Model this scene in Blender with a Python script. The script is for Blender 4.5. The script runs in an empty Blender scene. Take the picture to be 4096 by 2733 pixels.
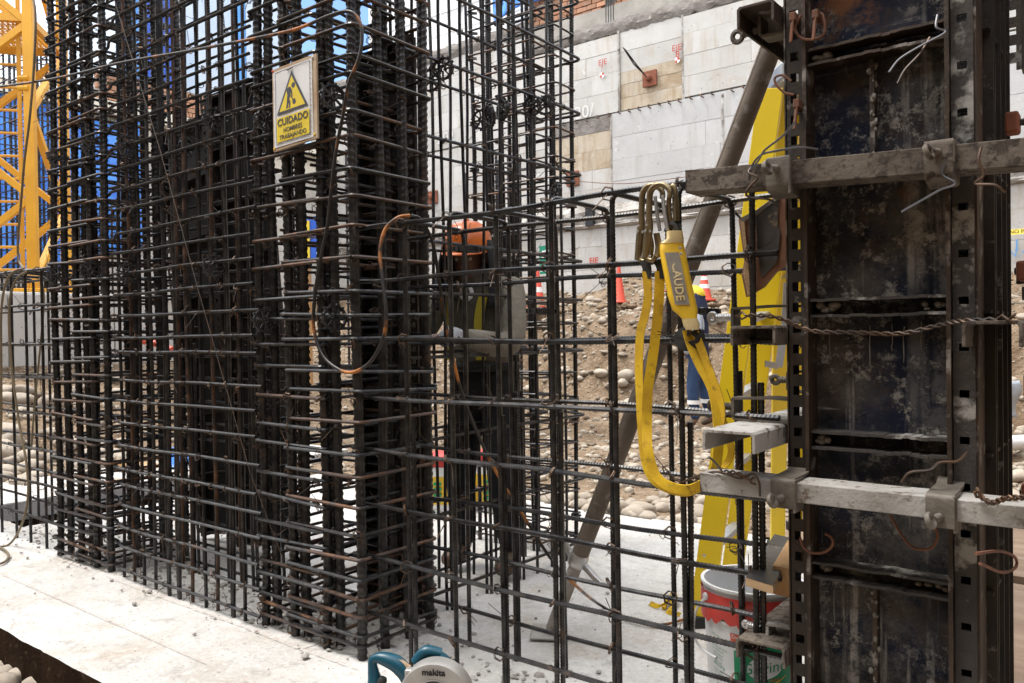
import bpy, math, random
import numpy as np
from mathutils import Vector, Matrix, Quaternion, noise

random.seed(7)
R = math.radians
scene = bpy.context.scene
COL = scene.collection

# ------------------------------------------------------------------ camera
CAM = Vector((2.175, -1.934, 1.15))
YAW, PITCH, ROLL, FPX = R(37.86), R(-0.65), R(0.8), 3200.0
_f = Vector((-math.sin(YAW) * math.cos(PITCH), math.cos(YAW) * math.cos(PITCH), math.sin(PITCH)))
_r0 = Vector((math.cos(YAW), math.sin(YAW), 0))
_u0 = _r0.cross(_f)
_r = _r0 * math.cos(ROLL) - _u0 * math.sin(ROLL)
_u = _u0 * math.cos(ROLL) + _r0 * math.sin(ROLL)
cd = bpy.data.cameras.new("camera")
cd.sensor_width = 36.0
cd.lens = FPX / 4096 * 36.0
cd.clip_start, cd.clip_end = 0.05, 500
cam = bpy.data.objects.new("camera", cd)
COL.objects.link(cam)
cam.matrix_world = Matrix(((_r.x, _u.x, -_f.x, CAM.x), (_r.y, _u.y, -_f.y, CAM.y), (_r.z, _u.z, -_f.z, CAM.z), (0, 0, 0, 1)))
scene.camera = cam

# ------------------------------------------------------------------ light: bright broken cloud, soft sun
SUN_EL, SUN_AZ = R(66), R(236)          # azimuth measured from +Y towards +X
wd = bpy.data.worlds.new("World"); scene.world = wd; wd.use_nodes = True
nt = wd.node_tree; nt.nodes.clear()
def wn(t, **k):
    n = nt.nodes.new(t)
    for a, b in k.items(): setattr(n, a, b)
    return n
wo = wn('ShaderNodeOutputWorld'); bg = wn('ShaderNodeBackground')
sky = wn('ShaderNodeTexSky', sky_type='NISHITA', sun_disc=False, sun_elevation=SUN_EL, sun_rotation=SUN_AZ, altitude=2300.0, air_density=1.0, dust_density=0.6, ozone_density=3.0)
tc = wn('ShaderNodeTexCoord'); ns = wn('ShaderNodeTexNoise'); ns.inputs['Scale'].default_value = 2.4; ns.inputs['Detail'].default_value = 6
rp = wn('ShaderNodeValToRGB'); rp.color_ramp.elements[0].position = 0.40; rp.color_ramp.elements[1].position = 0.56
mx = wn('ShaderNodeMix', data_type='RGBA'); mx.inputs[7].default_value = (10.5, 10.4, 10.2, 1)
L = nt.links.new
L(tc.outputs['Generated'], ns.inputs['Vector']); L(ns.outputs[0], rp.inputs[0]); L(rp.outputs[0], mx.inputs[0])
L(sky.outputs[0], mx.inputs[6]); L(mx.outputs[2], bg.inputs[0]); bg.inputs[1].default_value = 0.13; L(bg.outputs[0], wo.inputs[0])
sd = bpy.data.lights.new("sun", 'SUN'); sd.energy = 1.5; sd.angle = R(20); sd.color = (1.0, 0.95, 0.88)
sun = bpy.data.objects.new("sun", sd); COL.objects.link(sun)
sdir = Vector((math.sin(SUN_AZ) * math.cos(SUN_EL), math.cos(SUN_AZ) * math.cos(SUN_EL), math.sin(SUN_EL)))
sun.rotation_euler = sdir.to_track_quat('Z', 'Y').to_euler()
sun.location = (0, 0, 20)
vs = scene.view_settings
vs.view_transform = 'Standard'; vs.look = 'None'; vs.gamma = 1.0; vs.use_curve_mapping = False
vs.exposure = 1.4
scene.cycles.max_bounces = 4; scene.cycles.diffuse_bounces = 2; scene.cycles.glossy_bounces = 2; scene.cycles.transmission_bounces = 2

# ------------------------------------------------------------------ helpers
def ray(px, py): return _f + _r * ((px - 2048) / FPX) - _u * ((py - 1366.5) / FPX)
def G(px, py, z=0.0): d = ray(px, py); return CAM + d * ((z - CAM.z) / d.z)
def onY(px, py, y): d = ray(px, py); return CAM + d * ((y - CAM.y) / d.y)
def onX(px, py, x): d = ray(px, py); return CAM + d * ((x - CAM.x) / d.x)
def at(px, py, dep): return CAM + ray(px, py) * dep

def wloc(o):
    v = Vector((0, 0, 0))
    while o is not None:
        v += o.location; o = o.parent
    return v

def tag(o, label=None, cat=None, group=None, kind=None):
    if label: o['label'] = label
    if cat: o['category'] = cat
    if group: o['group'] = group
    if kind: o['kind'] = kind
    return o

def thing(name, label, cat, loc=(0, 0, 0), group=None, rot=None):
    o = bpy.data.objects.new(name, None); COL.objects.link(o)
    o.location = loc; o.empty_display_size = 0.1
    if rot is not None: o.rotation_euler = rot
    return tag(o, label, cat, group)

class MB:
    def __init__(s): s.v = []; s.f = []
    def add(s, vs, fs):
        k = len(s.v); s.v += [tuple(x) for x in vs]; s.f += [tuple(i + k for i in f) for f in fs]; return s
    def box(s, c, d, M=None):
        x, y, z = d[0] / 2, d[1] / 2, d[2] / 2
        P = [Vector(p) for p in ((-x, -y, -z), (x, -y, -z), (x, y, -z), (-x, y, -z), (-x, -y, z), (x, -y, z), (x, y, z), (-x, y, z))]
        if M is not None: P = [M @ p for p in P]
        c = Vector(c)
        return s.add([p + c for p in P], [(3, 2, 1, 0), (4, 5, 6, 7), (0, 1, 5, 4), (1, 2, 6, 5), (2, 3, 7, 6), (3, 0, 4, 7)])
    def bar(s, p, q, w, h, up=(0, 0, 1)):
        p, q = Vector(p), Vector(q); t = (q - p); l = t.length; t.normalize(); up = Vector(up)
        x = t.cross(up)
        if x.length < 1e-4: x = t.cross(Vector((1, 0, 0)))
        x.normalize(); y = x.cross(t)
        M = Matrix((x, t, y)).transposed()
        return s.box((p + q) / 2, (w, l, h), M)
    def tube(s, pts, r, n=8, cap=True, closed=False):
        pts = [Vector(p) for p in pts]; m = len(pts)
        rr = r if hasattr(r, '__len__') else [r] * m
        T = []
        for i in range(m):
            if closed: a = pts[(i + 1) % m] - pts[i - 1]
            else: a = pts[min(i + 1, m - 1)] - pts[max(i - 1, 0)]
            T.append(a.normalized() if a.length > 1e-9 else Vector((0, 0, 1)))
        x = T[0].orthogonal().normalized(); vs = []
        for i in range(m):
            x = (x - T[i] * x.dot(T[i])).normalized(); y = T[i].cross(x)
            for k in range(n):
                a = 2 * math.pi * k / n; vs.append(pts[i] + (x * math.cos(a) + y * math.sin(a)) * rr[i])
        fs = []
        for i in range(m if closed else m - 1):
            j = (i + 1) % m
            for k in range(n): fs.append((i * n + k, i * n + (k + 1) % n, j * n + (k + 1) % n, j * n + k))
        if cap and not closed: fs += [tuple(range(n))[::-1], tuple((m - 1) * n + k for k in range(n))]
        return s.add(vs, fs)
    def lathe(s, prof, n=24, c=(0, 0, 0), M=None, cap=True):
        c = Vector(c); vs = []
        for r, z in prof:
            for k in range(n):
                a = 2 * math.pi * k / n; p = Vector((r * math.cos(a), r * math.sin(a), z))
                vs.append((M @ p if M is not None else p) + c)
        fs = []
        for i in range(len(prof) - 1):
            for k in range(n): fs.append((i * n + k, i * n + (k + 1) % n, (i + 1) * n + (k + 1) % n, (i + 1) * n + k))
        if cap: fs += [tuple(range(n))[::-1], tuple((len(prof) - 1) * n + k for k in range(n))]
        return s.add(vs, fs)
    def prism(s, poly, o, ax, ay, dv):
        o, ax, ay, dv = Vector(o), Vector(ax), Vector(ay), Vector(dv); n = len(poly)
        a = [o + ax * p[0] + ay * p[1] for p in poly]; b = [p + dv for p in a]
        flip = ax.cross(ay).dot(dv) > 0
        f = [tuple(range(n))[::-1], tuple(range(n, 2 * n))] + [(i, (i + 1) % n, n + (i + 1) % n, n + i) for i in range(n)]
        if not flip: f = [x[::-1] for x in f]
        return s.add(a + b, f)
    def strip(s, pts, wv, t):
        """ribbon along pts, width vectors wv (list or one), thickness t"""
        pts = [Vector(p) for p in pts]; m = len(pts); vs = []
        for i, p in enumerate(pts):
            w = Vector(wv[i]) if isinstance(wv, list) else Vector(wv)
            tn = (pts[min(i + 1, m - 1)] - pts[max(i - 1, 0)]).normalized()
            nn = tn.cross(w).normalized() * t / 2
            vs += [p - w / 2 - nn, p + w / 2 - nn, p + w / 2 + nn, p - w / 2 + nn]
        fs = [(3, 2, 1, 0), (4 * m - 4, 4 * m - 3, 4 * m - 2, 4 * m - 1)]
        for i in range(m - 1):
            for k in range(4): fs.append((4 * i + k, 4 * i + (k + 1) % 4, 4 * i + 4 + (k + 1) % 4, 4 * i + 4 + k))
        return s.add(vs, fs)
    def mesh(s, name, m, smooth=False, off=None):
        me = bpy.data.meshes.new(name)
        v = s.v if off is None else [(a[0] - off[0], a[1] - off[1], a[2] - off[2]) for a in s.v]
        me.from_pydata(v, [], s.f); me.materials.append(m)
        if smooth:
            me.polygons.foreach_set('use_smooth', [True] * len(me.polygons))
            me.set_sharp_from_angle(angle=R(smooth if smooth > 1 else 40))
        me.update(); return me
    def build(s, name, m, parent=None, smooth=False, local=False, bev=0):
        if parent is not None: off = None if local else wloc(parent)
        else:
            a = np.array(s.v); off = ((a[:, 0].min() + a[:, 0].max()) / 2, (a[:, 1].min() + a[:, 1].max()) / 2, a[:, 2].min())
        o = bpy.data.objects.new(name, s.mesh(name, m, smooth, off)); COL.objects.link(o)
        if parent is not None: o.parent = parent
        else: o.location = off
        if bev:
            b = o.modifiers.new('bevel', 'BEVEL'); b.width = bev; b.segments = 2; b.limit_method = 'ANGLE'
        return o

def inst(name, me, parent, loc, q=None, scale=None):
    """object sharing mesh data, placed in world space under an unrotated parent"""
    o = bpy.data.objects.new(name, me); COL.objects.link(o)
    if parent is not None: o.parent = parent; o.location = Vector(loc) - wloc(parent)
    else: o.location = loc
    if q is not None: o.rotation_mode = 'QUATERNION'; o.rotation_quaternion = q
    if scale is not None: o.scale = scale
    return o

def smooth_path(pts, n=6):
    pts = [Vector(p) for p in pts]; out = []
    P = [pts[0] * 2 - pts[1]] + pts + [pts[-1] * 2 - pts[-2]]
    for i in range(1, len(P) - 2):
        a, b, c, d = P[i - 1], P[i], P[i + 1], P[i + 2]
        for k in range(n):
            t = k / n
            out.append(0.5 * ((2 * b) + (c - a) * t + (2 * a - 5 * b + 4 * c - d) * t * t + (3 * b - a - 3 * c + d) * t ** 3))
    out.append(pts[-1]); return out

def round_poly(pts, rad, n=4):
    """polyline with its inner corners rounded"""
    pts = [Vector(p) for p in pts]; out = [pts[0]]
    for i in range(1, len(pts) - 1):
        a = (pts[i - 1] - pts[i]); b = (pts[i + 1] - pts[i]); r_ = min(rad, a.length * .45, b.length * .45)
        a.normalize(); b.normalize(); p0 = pts[i] + a * r_; p1 = pts[i] + b * r_
        for k in range(n + 1):
            t = k / n; out.append(p0 * (1 - t) ** 2 + pts[i] * 2 * t * (1 - t) + p1 * t * t)
    out.append(pts[-1]); return out

# ------------------------------------------------------------------ materials
class NT:
    def __init__(s, name):
        s.m = bpy.data.materials.new(name); s.m.use_nodes = True; s.t = s.m.node_tree; s.t.nodes.clear()
        s.out = s.n('ShaderNodeOutputMaterial'); s.b = s.n('ShaderNodeBsdfPrincipled'); s.l(s.b.outputs[0], s.out.inputs[0])
        tcn = s.n('ShaderNodeTexCoord'); oi = s.n('ShaderNodeObjectInfo'); s.rand = oi.outputs['Random']
        ml = s.n('ShaderNodeMath', operation='MULTIPLY'); s.l(s.rand, ml.inputs[0]); ml.inputs[1].default_value = 37.0
        ad = s.n('ShaderNodeVectorMath', operation='ADD'); s.l(tcn.outputs['Object'], ad.inputs[0]); s.l(ml.outputs[0], ad.inputs[1])
        s.co = ad.outputs[0]; s.raw = tcn.outputs['Object']
    def n(s, t, **k):
        x = s.t.nodes.new(t)
        for a, b in k.items(): setattr(x, a, b)
        return x
    def l(s, a, b): s.t.links.new(a, b)
    def noise(s, scale, detail=5, rough=.6, co=None, stretch=None, dist=0.0):
        x = s.n('ShaderNodeTexNoise'); x.inputs['Scale'].default_value = scale; x.inputs['Detail'].default_value = detail
        x.inputs['Roughness'].default_value = rough; x.inputs['Distortion'].default_value = dist
        c = co or s.co
        if stretch:
            mp = s.n('ShaderNodeMapping'); mp.inputs['Scale'].default_value = stretch; s.l(c, mp.inputs[0]); c = mp.outputs[0]
        s.l(c, x.inputs['Vector']); return x.outputs[0]
    def ramp(s, v, a, b):
        x = s.n('ShaderNodeMapRange'); x.inputs[1].default_value = a; x.inputs[2].default_value = b; s.l(v, x.inputs[0]); return x.outputs[0]
    def mix(s, fac, a, b):
        x = s.n('ShaderNodeMix', data_type='RGBA')
        if isinstance(fac, float): x.inputs[0].default_value = fac
        else: s.l(fac, x.inputs[0])
        for i, c in ((6, a), (7, b)):
            if isinstance(c, (tuple, list)): x.inputs[i].default_value = (*c[:3], 1)
            else: s.l(c, x.inputs[i])
        return x.outputs[2]
    def math(s, op, a, b):
        x = s.n('ShaderNodeMath', operation=op)
        for i, c in ((0, a), (1, b)):
            if isinstance(c, (int, float)): x.inputs[i].default_value = c
            else: s.l(c, x.inputs[i])
        return x.outputs[0]
    def vary(s, col, amt, sat=None):
        h = s.n('ShaderNodeHueSaturation'); s.l(col, h.inputs['Color']) if not isinstance(col, tuple) else None
        if isinstance(col, tuple): h.inputs['Color'].default_value = (*col, 1)
        s.l(s.ramp_lin(s.rand, 1 - amt, 1 + amt), h.inputs['Value']); return h.outputs[0]
    def ramp_lin(s, v, lo, hi):
        x = s.n('ShaderNodeMapRange'); x.inputs[3].default_value = lo; x.inputs[4].default_value = hi; s.l(v, x.inputs[0]); return x.outputs[0]
    def done(s, col, rough=.7, metal=0.0, bump=None, bstr=.3, bdist=.01, spec=None):
        if isinstance(col, tuple): s.b.inputs['Base Color'].default_value = (*col, 1)
        else: s.l(col, s.b.inputs['Base Color'])
        for k, v in (('Roughness', rough), ('Metallic', metal)):
            if isinstance(v, (int, float)): s.b.inputs[k].default_value = v
            else: s.l(v, s.b.inputs[k])
        if spec is not None: s.b.inputs['Specular IOR Level'].default_value = spec
        if bump is not None:
            bn = s.n('ShaderNodeBump'); bn.inputs['Strength'].default_value = bstr; bn.inputs['Distance'].default_value = bdist
            s.l(bump, bn.inputs['Height']); s.l(bn.outputs[0], s.b.inputs['Normal'])
        return s.m

def M(name, c1, c2=None, scale=8, lo=.35, hi=.65, rough=.7, metal=0.0, c3=None, s3=20, t3=(.58, .66), vary=0.0, bscale=60, bstr=.3, bdist=.004, spec=None, stretch=None):
    k = NT(name); c = c1
    if c2 is not None: c = k.mix(k.ramp(k.noise(scale, stretch=stretch), lo, hi), c1, c2)
    if c3 is not None: c = k.mix(k.ramp(k.noise(s3, 6, .65), *t3), c, c3)
    if vary: c = k.vary(c, vary)
    return k.done(c, rough, metal, k.noise(bscale, 4) if bstr else None, bstr, bdist, spec)

def rebar_mat(name, rust):
    k = NT(name)
    c = k.mix(k.ramp(k.noise(25, 4), .35, .7), (.016, .016, .018), (.060, .059, .058))
    msk = k.math('MULTIPLY', k.ramp(k.noise(5, 6, .7), .62 - rust * .28, .86 - rust * .28), k.ramp_lin(k.rand, .15 + rust * .3, .6 + rust * .4))
    c = k.mix(msk, c, k.mix(k.ramp(k.noise(40, 3), .3, .7), (.085, .035, .015), (.22, .092, .03)))
    return k.done(c, k.math('ADD', k.math('MULTIPLY', msk, .45), .30), k.math('SUBTRACT', .55, k.math('MULTIPLY', msk, .5)), k.noise(300, 3), .15, .001)
m_rebar = rebar_mat('rebar_steel', .15)
m_rebar_r = rebar_mat('rebar_rusty', .8)
m_wire = M('tie_wire', (.055, .05, .048), (.12, .07, .04), 12, rough=.5, metal=.6, bstr=0)
m_wire_grey = M('grey_wire', (.09, .09, .10), (.14, .14, .15), 12, rough=.4, metal=.7, bstr=0)
m_plastic_blk = M('black_plastic', (.013, .013, .014), rough=.45, bstr=0, vary=.2)

def concrete_slab():
    k = NT('slab_concrete')
    c = k.mix(k.ramp(k.noise(1.6, 6, .65), .3, .7), (.42, .405, .38), (.57, .56, .54))
    c = k.mix(k.math('MULTIPLY', k.ramp(k.noise(3.1, 8, .7), .50, .72), .8), c, (.36, .30, .235))
    c = k.mix(k.math('MULTIPLY', k.ramp(k.noise(9, 8, .75), .54, .64), .6), c, (.31, .29, .265))
    c = k.mix(k.ramp(k.noise(75, 5, .65), .60, .68), c, (.20, .18, .16))
    c = k.mix(k.math('MULTIPLY', k.ramp(k.noise(45, 4, .6), .5, .8), .4), c, (.80, .80, .79))
    # red marking powder spilled on the slab
    vd = k.n('ShaderNodeVectorMath', operation='DISTANCE'); k.l(k.raw, vd.inputs[0]); p = G(560, 2600); vd.inputs[1].default_value = p
    pw = k.math('MULTIPLY', k.ramp(vd.outputs['Value'], .16, .02), k.ramp(k.noise(14, 6, .7, stretch=(1, 2.2, 1)), .42, .72))
    c = k.mix(k.math('MULTIPLY', pw, .7), c, (.52, .16, .13))
    b = k.math('ADD', k.noise(120, 5, .7), k.math('MULTIPLY', k.noise(14, 6), 2.0))
    return k.done(c, .9, 0, b, .35, .006, .2)
m_slab = concrete_slab()
m_slabside = M('slab_side_shade', (.018, .011, .007), (.034, .021, .013), 5, rough=1.0, spec=.05, c3=(.08, .055, .036), s3=18, bstr=.5, bdist=.01)  # brown concrete darkened in colour for the shade on slab edge and trench
m_dirt = M('excavated_soil', (.135, .092, .058), (.27, .20, .135), 2.2, rough=.95, c3=(.36, .30, .23), s3=22, t3=(.55, .68), bscale=16, bstr=1.0, bdist=.06, spec=.1)
def stone_mat():
    k = NT('river_stone')
    c = k.mix(k.rand, (.27, .24, .20), (.46, .41, .34))
    c = k.mix(k.ramp(k.noise(6, 5), .4, .7), c, (.36, .29, .22))
    c = k.mix(k.ramp(k.noise(60, 3), .6, .7), c, (.16, .14, .12))
    return k.done(c, .8, 0, k.noise(40, 4), .2, .004, .25)
m_stone = stone_mat()
def pebble_mat():
    k = NT('soil_coated_pebble')
    c = k.mix(k.ramp(k.noise(7, 2, .5), .36, .64), (.12, .085, .055), (.42, .375, .31))
    c = k.mix(k.ramp(k.noise(13, 3, .5), .5, .66), c, (.24, .20, .155))
    return k.done(c, .9, 0, k.noise(60, 4), .3, .004, .15)
m_pebble = pebble_mat()
def wall_mat(name, a, b, st, amt, vary):
    k = NT(name)
    c = k.mix(k.ramp(k.noise(.7, 6, .65), .3, .7), a, b)
    c = k.mix(k.math('MULTIPLY', k.ramp(k.noise(1.5, 8, .72, dist=.6), .50, .72), amt), c, st)
    c = k.mix(k.math('MULTIPLY', k.ramp(k.noise(7, 5, .6, stretch=(1, 1, .09)), .54, .70), .35 + amt * .2), c, st)
    c = k.mix(k.math('MULTIPLY', k.ramp(k.noise(4.5, 7, .75), .60, .68), .45), c, (.28, .255, .225))
    c = k.mix(k.ramp(k.noise(17, 3, .5), .70, .74), c, (.20, .185, .165))
    c = k.mix(k.math('MULTIPLY', k.ramp(k.noise(3.1, 6, .7), .62, .7), .5), c, (.70, .69, .68))
    return k.done(k.vary(c, vary), .92, 0, k.noise(22, 5, .7), .35, .015, .15)
m_wallpan = wall_mat('board_marked_concrete', (.40, .385, .36), (.53, .52, .50), (.37, .31, .235), .6, .06)
m_wallpan_b = wall_mat('brown_stained_concrete', (.46, .42, .36), (.40, .32, .22), (.26, .175, .095), .95, .06)
m_wallpan_g = wall_mat('smooth_grey_concrete', (.39, .385, .375), (.47, .465, .455), (.34, .32, .29), .45, .04)
m_wallback = M('dark_joint', (.27, .25, .22), (.36, .335, .30), 3, rough=.95, bstr=.5, bdist=.02)
m_rough = M('rough_shotcrete', (.46, .44, .41), (.26, .23, .20), 2.2, lo=.4, hi=.62, rough=.95, c3=(.10, .085, .07), s3=4, t3=(.62, .7), bscale=9, bstr=1.0, bdist=.06)
m_rubble = M('grey_mortar', (.23, .21, .19), (.14, .12, .105), 2.5, rough=.95, c3=(.36, .34, .31), s3=5, t3=(.6, .7), bscale=10, bstr=.9, bdist=.05)
m_brick = M('orange_brick', (.40, .20, .12), (.33, .18, .11), 3, rough=.9, c3=(.42, .34, .27), s3=5, t3=(.6, .75), vary=.3, bscale=40, bstr=.4, bdist=.01)
m_mortar = M('brick_mortar', (.22, .18, .14), (.30, .26, .21), 6, rough=.95, bstr=.5, bdist=.01)
m_redpaint = M('red_paint', (.45, .05, .025), (.38, .06, .035), 20, rough=.7, bstr=0)
m_whitepaint = M('white_paint', (.78, .78, .78), rough=.6, bstr=0)
m_chalk = M('faded_white_mark', (.56, .55, .53), rough=.9, bstr=0)
m_bluemark = M('blue_chalk', (.16, .34, .62), rough=.9, bstr=0)
m_rustplate = M('rust_plate', (.24, .075, .035), (.16, .055, .03), 9, rough=.85, bstr=.3)
m_yellowcrane = M('crane_yellow', (.72, .36, .02), (.62, .29, .015), 2, rough=.5, c3=(.40, .18, .02), s3=9, t3=(.66, .8), bstr=.05)
m_tarp = M('blue_tarp', (.02, .14, .60), (.08, .32, .85), 2.5, rough=.45, bstr=.4, bdist=.03, bscale=5)
m_bluelight = M('blue_cladding', (.10, .34, .78), (.05, .22, .62), 1.2, rough=.4, bstr=0)
m_bluedark = M('deep_blue_cladding', (.015, .07, .42), (.02, .11, .52), .8, rough=.4, bstr=0)
m_palecl = M('pale_blue_cladding', (.52, .60, .70), (.40, .50, .64), .5, rough=.5, bstr=0)
m_whitecl = M('white_cladding', (.74, .74, .73), (.66, .66, .65), .5, rough=.5, bstr=0)
m_cream = M('cream_render', (.70, .66, .56), (.60, .57, .50), 1.2, rough=.9, bstr=.2)

# ------------------------------------------------------------------ ground
def sst(a, b, x):
    t = max(0.0, min(1.0, (x - a) / (b - a))); return t * t * (3 - 2 * t)
def hgt(x, y, fine=True):
    toe = 7.35 + .30 * math.sin(x * .8 + 1) + .25 * math.sin(x * 2.1)
    h = -.07 + 1.45 * sst(toe, toe + 1.5, y) + .12 * sst(8.5, 11.5, y)
    h += sst(11.2, 13.9, y) * (.62 + .35 * noise.noise((x * .55, 3.3, 0)) + .18 * noise.noise((x * 1.7, 1.3, 0)))
    left = .98 * sst(-4.9, -8.6, x) + .25 * sst(-9, -14, x)
    h = max(h, -.07 + left * sst(-1.5, .6, y))
    if y < 2.62 and x > -4.4:                       # cut for the foundation slab and the trench beside it
        h = (-2.4 if x < -3.0 else -.95) if (y > -.55) else -.20
    elif x <= -4.4 and y < -.55: h = min(h, -.20)
    # unseen near and right banks, added to block frontal sky light, rise to street level
    pit = max(sst(-3.5, -5.6, y), sst(4.6, 6.8, x))
    h = h * (1 - pit) + 6.2 * pit if pit > 0 else h
    if fine: 
        a = .16 if y > 6.4 else .035
        h += a * noise.fractal((x * 1.3, y * 1.3, .5), .8, 2.0, 6) * .7
    return h
def make_ground():
    xs = np.concatenate([np.linspace(-90, -21, 8), np.arange(-20, -8.01, .14), np.arange(-8, 4.01, .07), np.arange(4.3, 8, .3), np.linspace(9, 70, 7)])
    ys = np.concatenate([np.linspace(-70, -8, 7), np.arange(-7, -3.1, .3), np.arange(-3, 2.5, .14), np.arange(2.6, 10.5, .07), np.arange(10.6, 14.3, .12), np.linspace(15, 90, 8)])
    nx, ny = len(xs), len(ys); v = []
    for y in ys:
        for x in xs: v.append((float(x), float(y), hgt(float(x), float(y))))
    f = [(j * nx + i, j * nx + i + 1, (j + 1) * nx + i + 1, (j + 1) * nx + i) for j in range(ny - 1) for i in range(nx - 1)]
    b = MB(); b.v, b.f = v, f
    o = bpy.data.objects.new('ground', b.mesh('ground', m_dirt, 60)); COL.objects.link(o)
    return tag(o, kind='structure')
ground = make_ground()

# ------------------------------------------------------------------ slab (foundation strip with a trench at its left)
def make_slab():
    b = MB(); st = .03
    def inside(x, y): return not (y > .085 and x < -3.18) and not (y > 2.45 + .12 * noise.noise((x * .9, 0, 0)) + (-.35 if x > .2 else 0) * sst(.2, 1.0, x))
    xs = np.arange(-9, 3.6, st); ys = np.arange(-.678, 2.66, st)
    # coarse to the left of the frame
    idx = {}
    def vid(i, j):
        if (i, j) not in idx:
            x, y = float(xs[i]), float(ys[j])
            z = .006 * noise.noise((x * 2, y * 2, 0))
            band = sst(-.16, -.06, y) * sst(.5, .32, y)
            z += band * (.012 * abs(noise.noise((x * 9, y * 9, 2))) + .010 * max(0, noise.noise((x * 23, y * 23, 4))))
            if j == 0: y -= .008 * noise.noise((x * 7, 1, 1)) - .003 * noise.noise((x * 31, 1, 1)); z -= .008
            idx[(i, j)] = len(b.v); b.v.append((x, y, z))
        return idx[(i, j)]
    cells = set()
    for i in range(len(xs) - 1):
        for j in range(len(ys) - 1):
            if inside(xs[i] + st / 2, ys[j] + st / 2):
                cells.add((i, j)); b.f.append((vid(i, j), vid(i + 1, j), vid(i + 1, j + 1), vid(i, j + 1)))
    top = b.build('foundation_slab', m_slab, smooth=60); tag(top, kind='structure')
    e = MB()
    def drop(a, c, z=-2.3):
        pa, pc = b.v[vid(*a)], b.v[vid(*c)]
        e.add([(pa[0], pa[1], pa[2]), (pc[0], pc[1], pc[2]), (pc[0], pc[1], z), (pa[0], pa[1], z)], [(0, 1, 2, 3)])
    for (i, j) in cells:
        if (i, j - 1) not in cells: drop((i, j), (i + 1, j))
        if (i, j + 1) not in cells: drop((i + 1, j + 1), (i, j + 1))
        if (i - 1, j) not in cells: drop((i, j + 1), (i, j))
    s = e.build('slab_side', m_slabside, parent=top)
    return top
slab = make_slab()
# chalk lines snapped on the slab
m_chalkline = M('red_chalk_line', (.40, .25, .20), (.55, .45, .40), 30, rough=.9, bstr=0)
for y0, x0, x1 in ((-.12, -2.5, 1.2), (-.40, -2.2, 1.0), (.78, -.9, .2)):
    b = MB(); n = 60
    for i in range(n):
        xa, xb = x0 + (x1 - x0) * i / n, x0 + (x1 - x0) * (i + .82) / n
        if noise.noise((xa * 3, y0, 7)) < -.25: continue
        w = .0016
        b.add([(xa, y0 - w, .0105), (xb, y0 - w, .0105), (xb, y0 + w, .0105), (xa, y0 + w, .0105)], [(0, 1, 2, 3)])
    b.build('chalk_line', m_chalkline, parent=slab)
# the footing strip on the far side of the trench
b = MB(); b.box((-4.55, 1.6, -.07), (.95, 3.6, .14))
fs_ = tag(b.build('foundation_strip', m_slab, bev=.01), kind='structure')
MB().box((-4.545, 1.6, -1.3), (.95, 3.58, 2.3)).build('strip_side', m_slabside, parent=fs_)  # added box whose near-black colour paints the shade on the trench face
# dark mortar crumbs and pebbles lying on the slab
crumb = M('mortar_crumb', (.40, .38, .35), (.25, .23, .21), 9, rough=.95, bstr=.3)
def blob(b, c, s, seed, flat=.7, sub=0):
    ico = ICO[sub]; q = Quaternion((random.random() - .5, random.random() - .5, random.random() - .5, random.random() - .5)).normalized()
    sx, sy, sz = s * random.uniform(.7, 1.2), s * random.uniform(.7, 1.2), s * flat * random.uniform(.7, 1.1)
    vs = []
    for p in ico[0]:
        k = 1 + .22 * noise.noise(Vector(p) * 1.3 + Vector((seed, seed * .7, 0)))
        w = q @ Vector((p[0] * k, p[1] * k, p[2] * k)); vs.append((c[0] + w.x * sx, c[1] + w.y * sy, c[2] + w.z * sz))
    b.add(vs, ico[1])
def ico_data(sub):
    import bmesh
    bm = bmesh.new(); bmesh.ops.create_icosphere(bm, subdivisions=sub + 1, radius=1.0); bm.verts.ensure_lookup_table()
    d = ([tuple(v.co) for v in bm.verts], [tuple(v.index for v in f.verts) for f in bm.faces]); bm.free(); return d
ICO = [ico_data(0), ico_data(1), ico_data(2)]
b = MB()
for i in range(1100):
    if i < 820: x, y = random.uniform(-3.1, 1.4), random.gauss(.10, .11)
    else: x, y = random.uniform(-3.5, 1.4), random.uniform(-.66, 2.3)
    s = abs(random.gauss(0, .0035)) + .0015
    if i < 820: s *= 1.9
    blob(b, (x, y, .008), s, i * .37, .6, 0)
tag(b.build('mortar_crumbs', crumb, smooth=50), 'grey mortar crumbs scattered around the rebar feet on the slab', 'rubble', kind='stuff')

# ------------------------------------------------------------------ river stones
stone_me = []
for k in range(7):
    b = MB(); random.seed(100 + k); vs = []
    for p in ICO[2][0]:
        q = Vector(p); w = 1 + .20 * noise.noise(q * 1.1 + Vector((k * 5, 0, 0))) + .07 * noise.noise(q * 2.7 + Vector((0, k * 3, 0)))
        vs.append((q.x * w, q.y * w * .82, q.z * w * .62))
    b.add(vs, ICO[2][1]); stone_me.append(b.mesh('stone', m_stone, 60))
random.seed(11)
def drop_stone(px, py, size, z=None):
    """march the pixel ray to the ground"""
    d = ray(px, py); t = .5
    while t < 40:
        p = CAM + d * t
        if p.z < hgt(p.x, p.y, False): break
        t += .05
    p = CAM + d * t; p.z = hgt(p.x, p.y) + size * .25
    q = Quaternion((0, 0, 1), random.uniform(0, 6.28)) @ Quaternion((1, 0, 0), random.gauss(0, .25))
    s = size * random.uniform(.8, 1.2)
    inst('stone', random.choice(stone_me), ground, p, q, (s, s * random.uniform(.8, 1.1), s * random.uniform(.8, 1.15)))
def in_slab(p): return p.y < 2.6 and p.x > -4.1
n = 0
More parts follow.
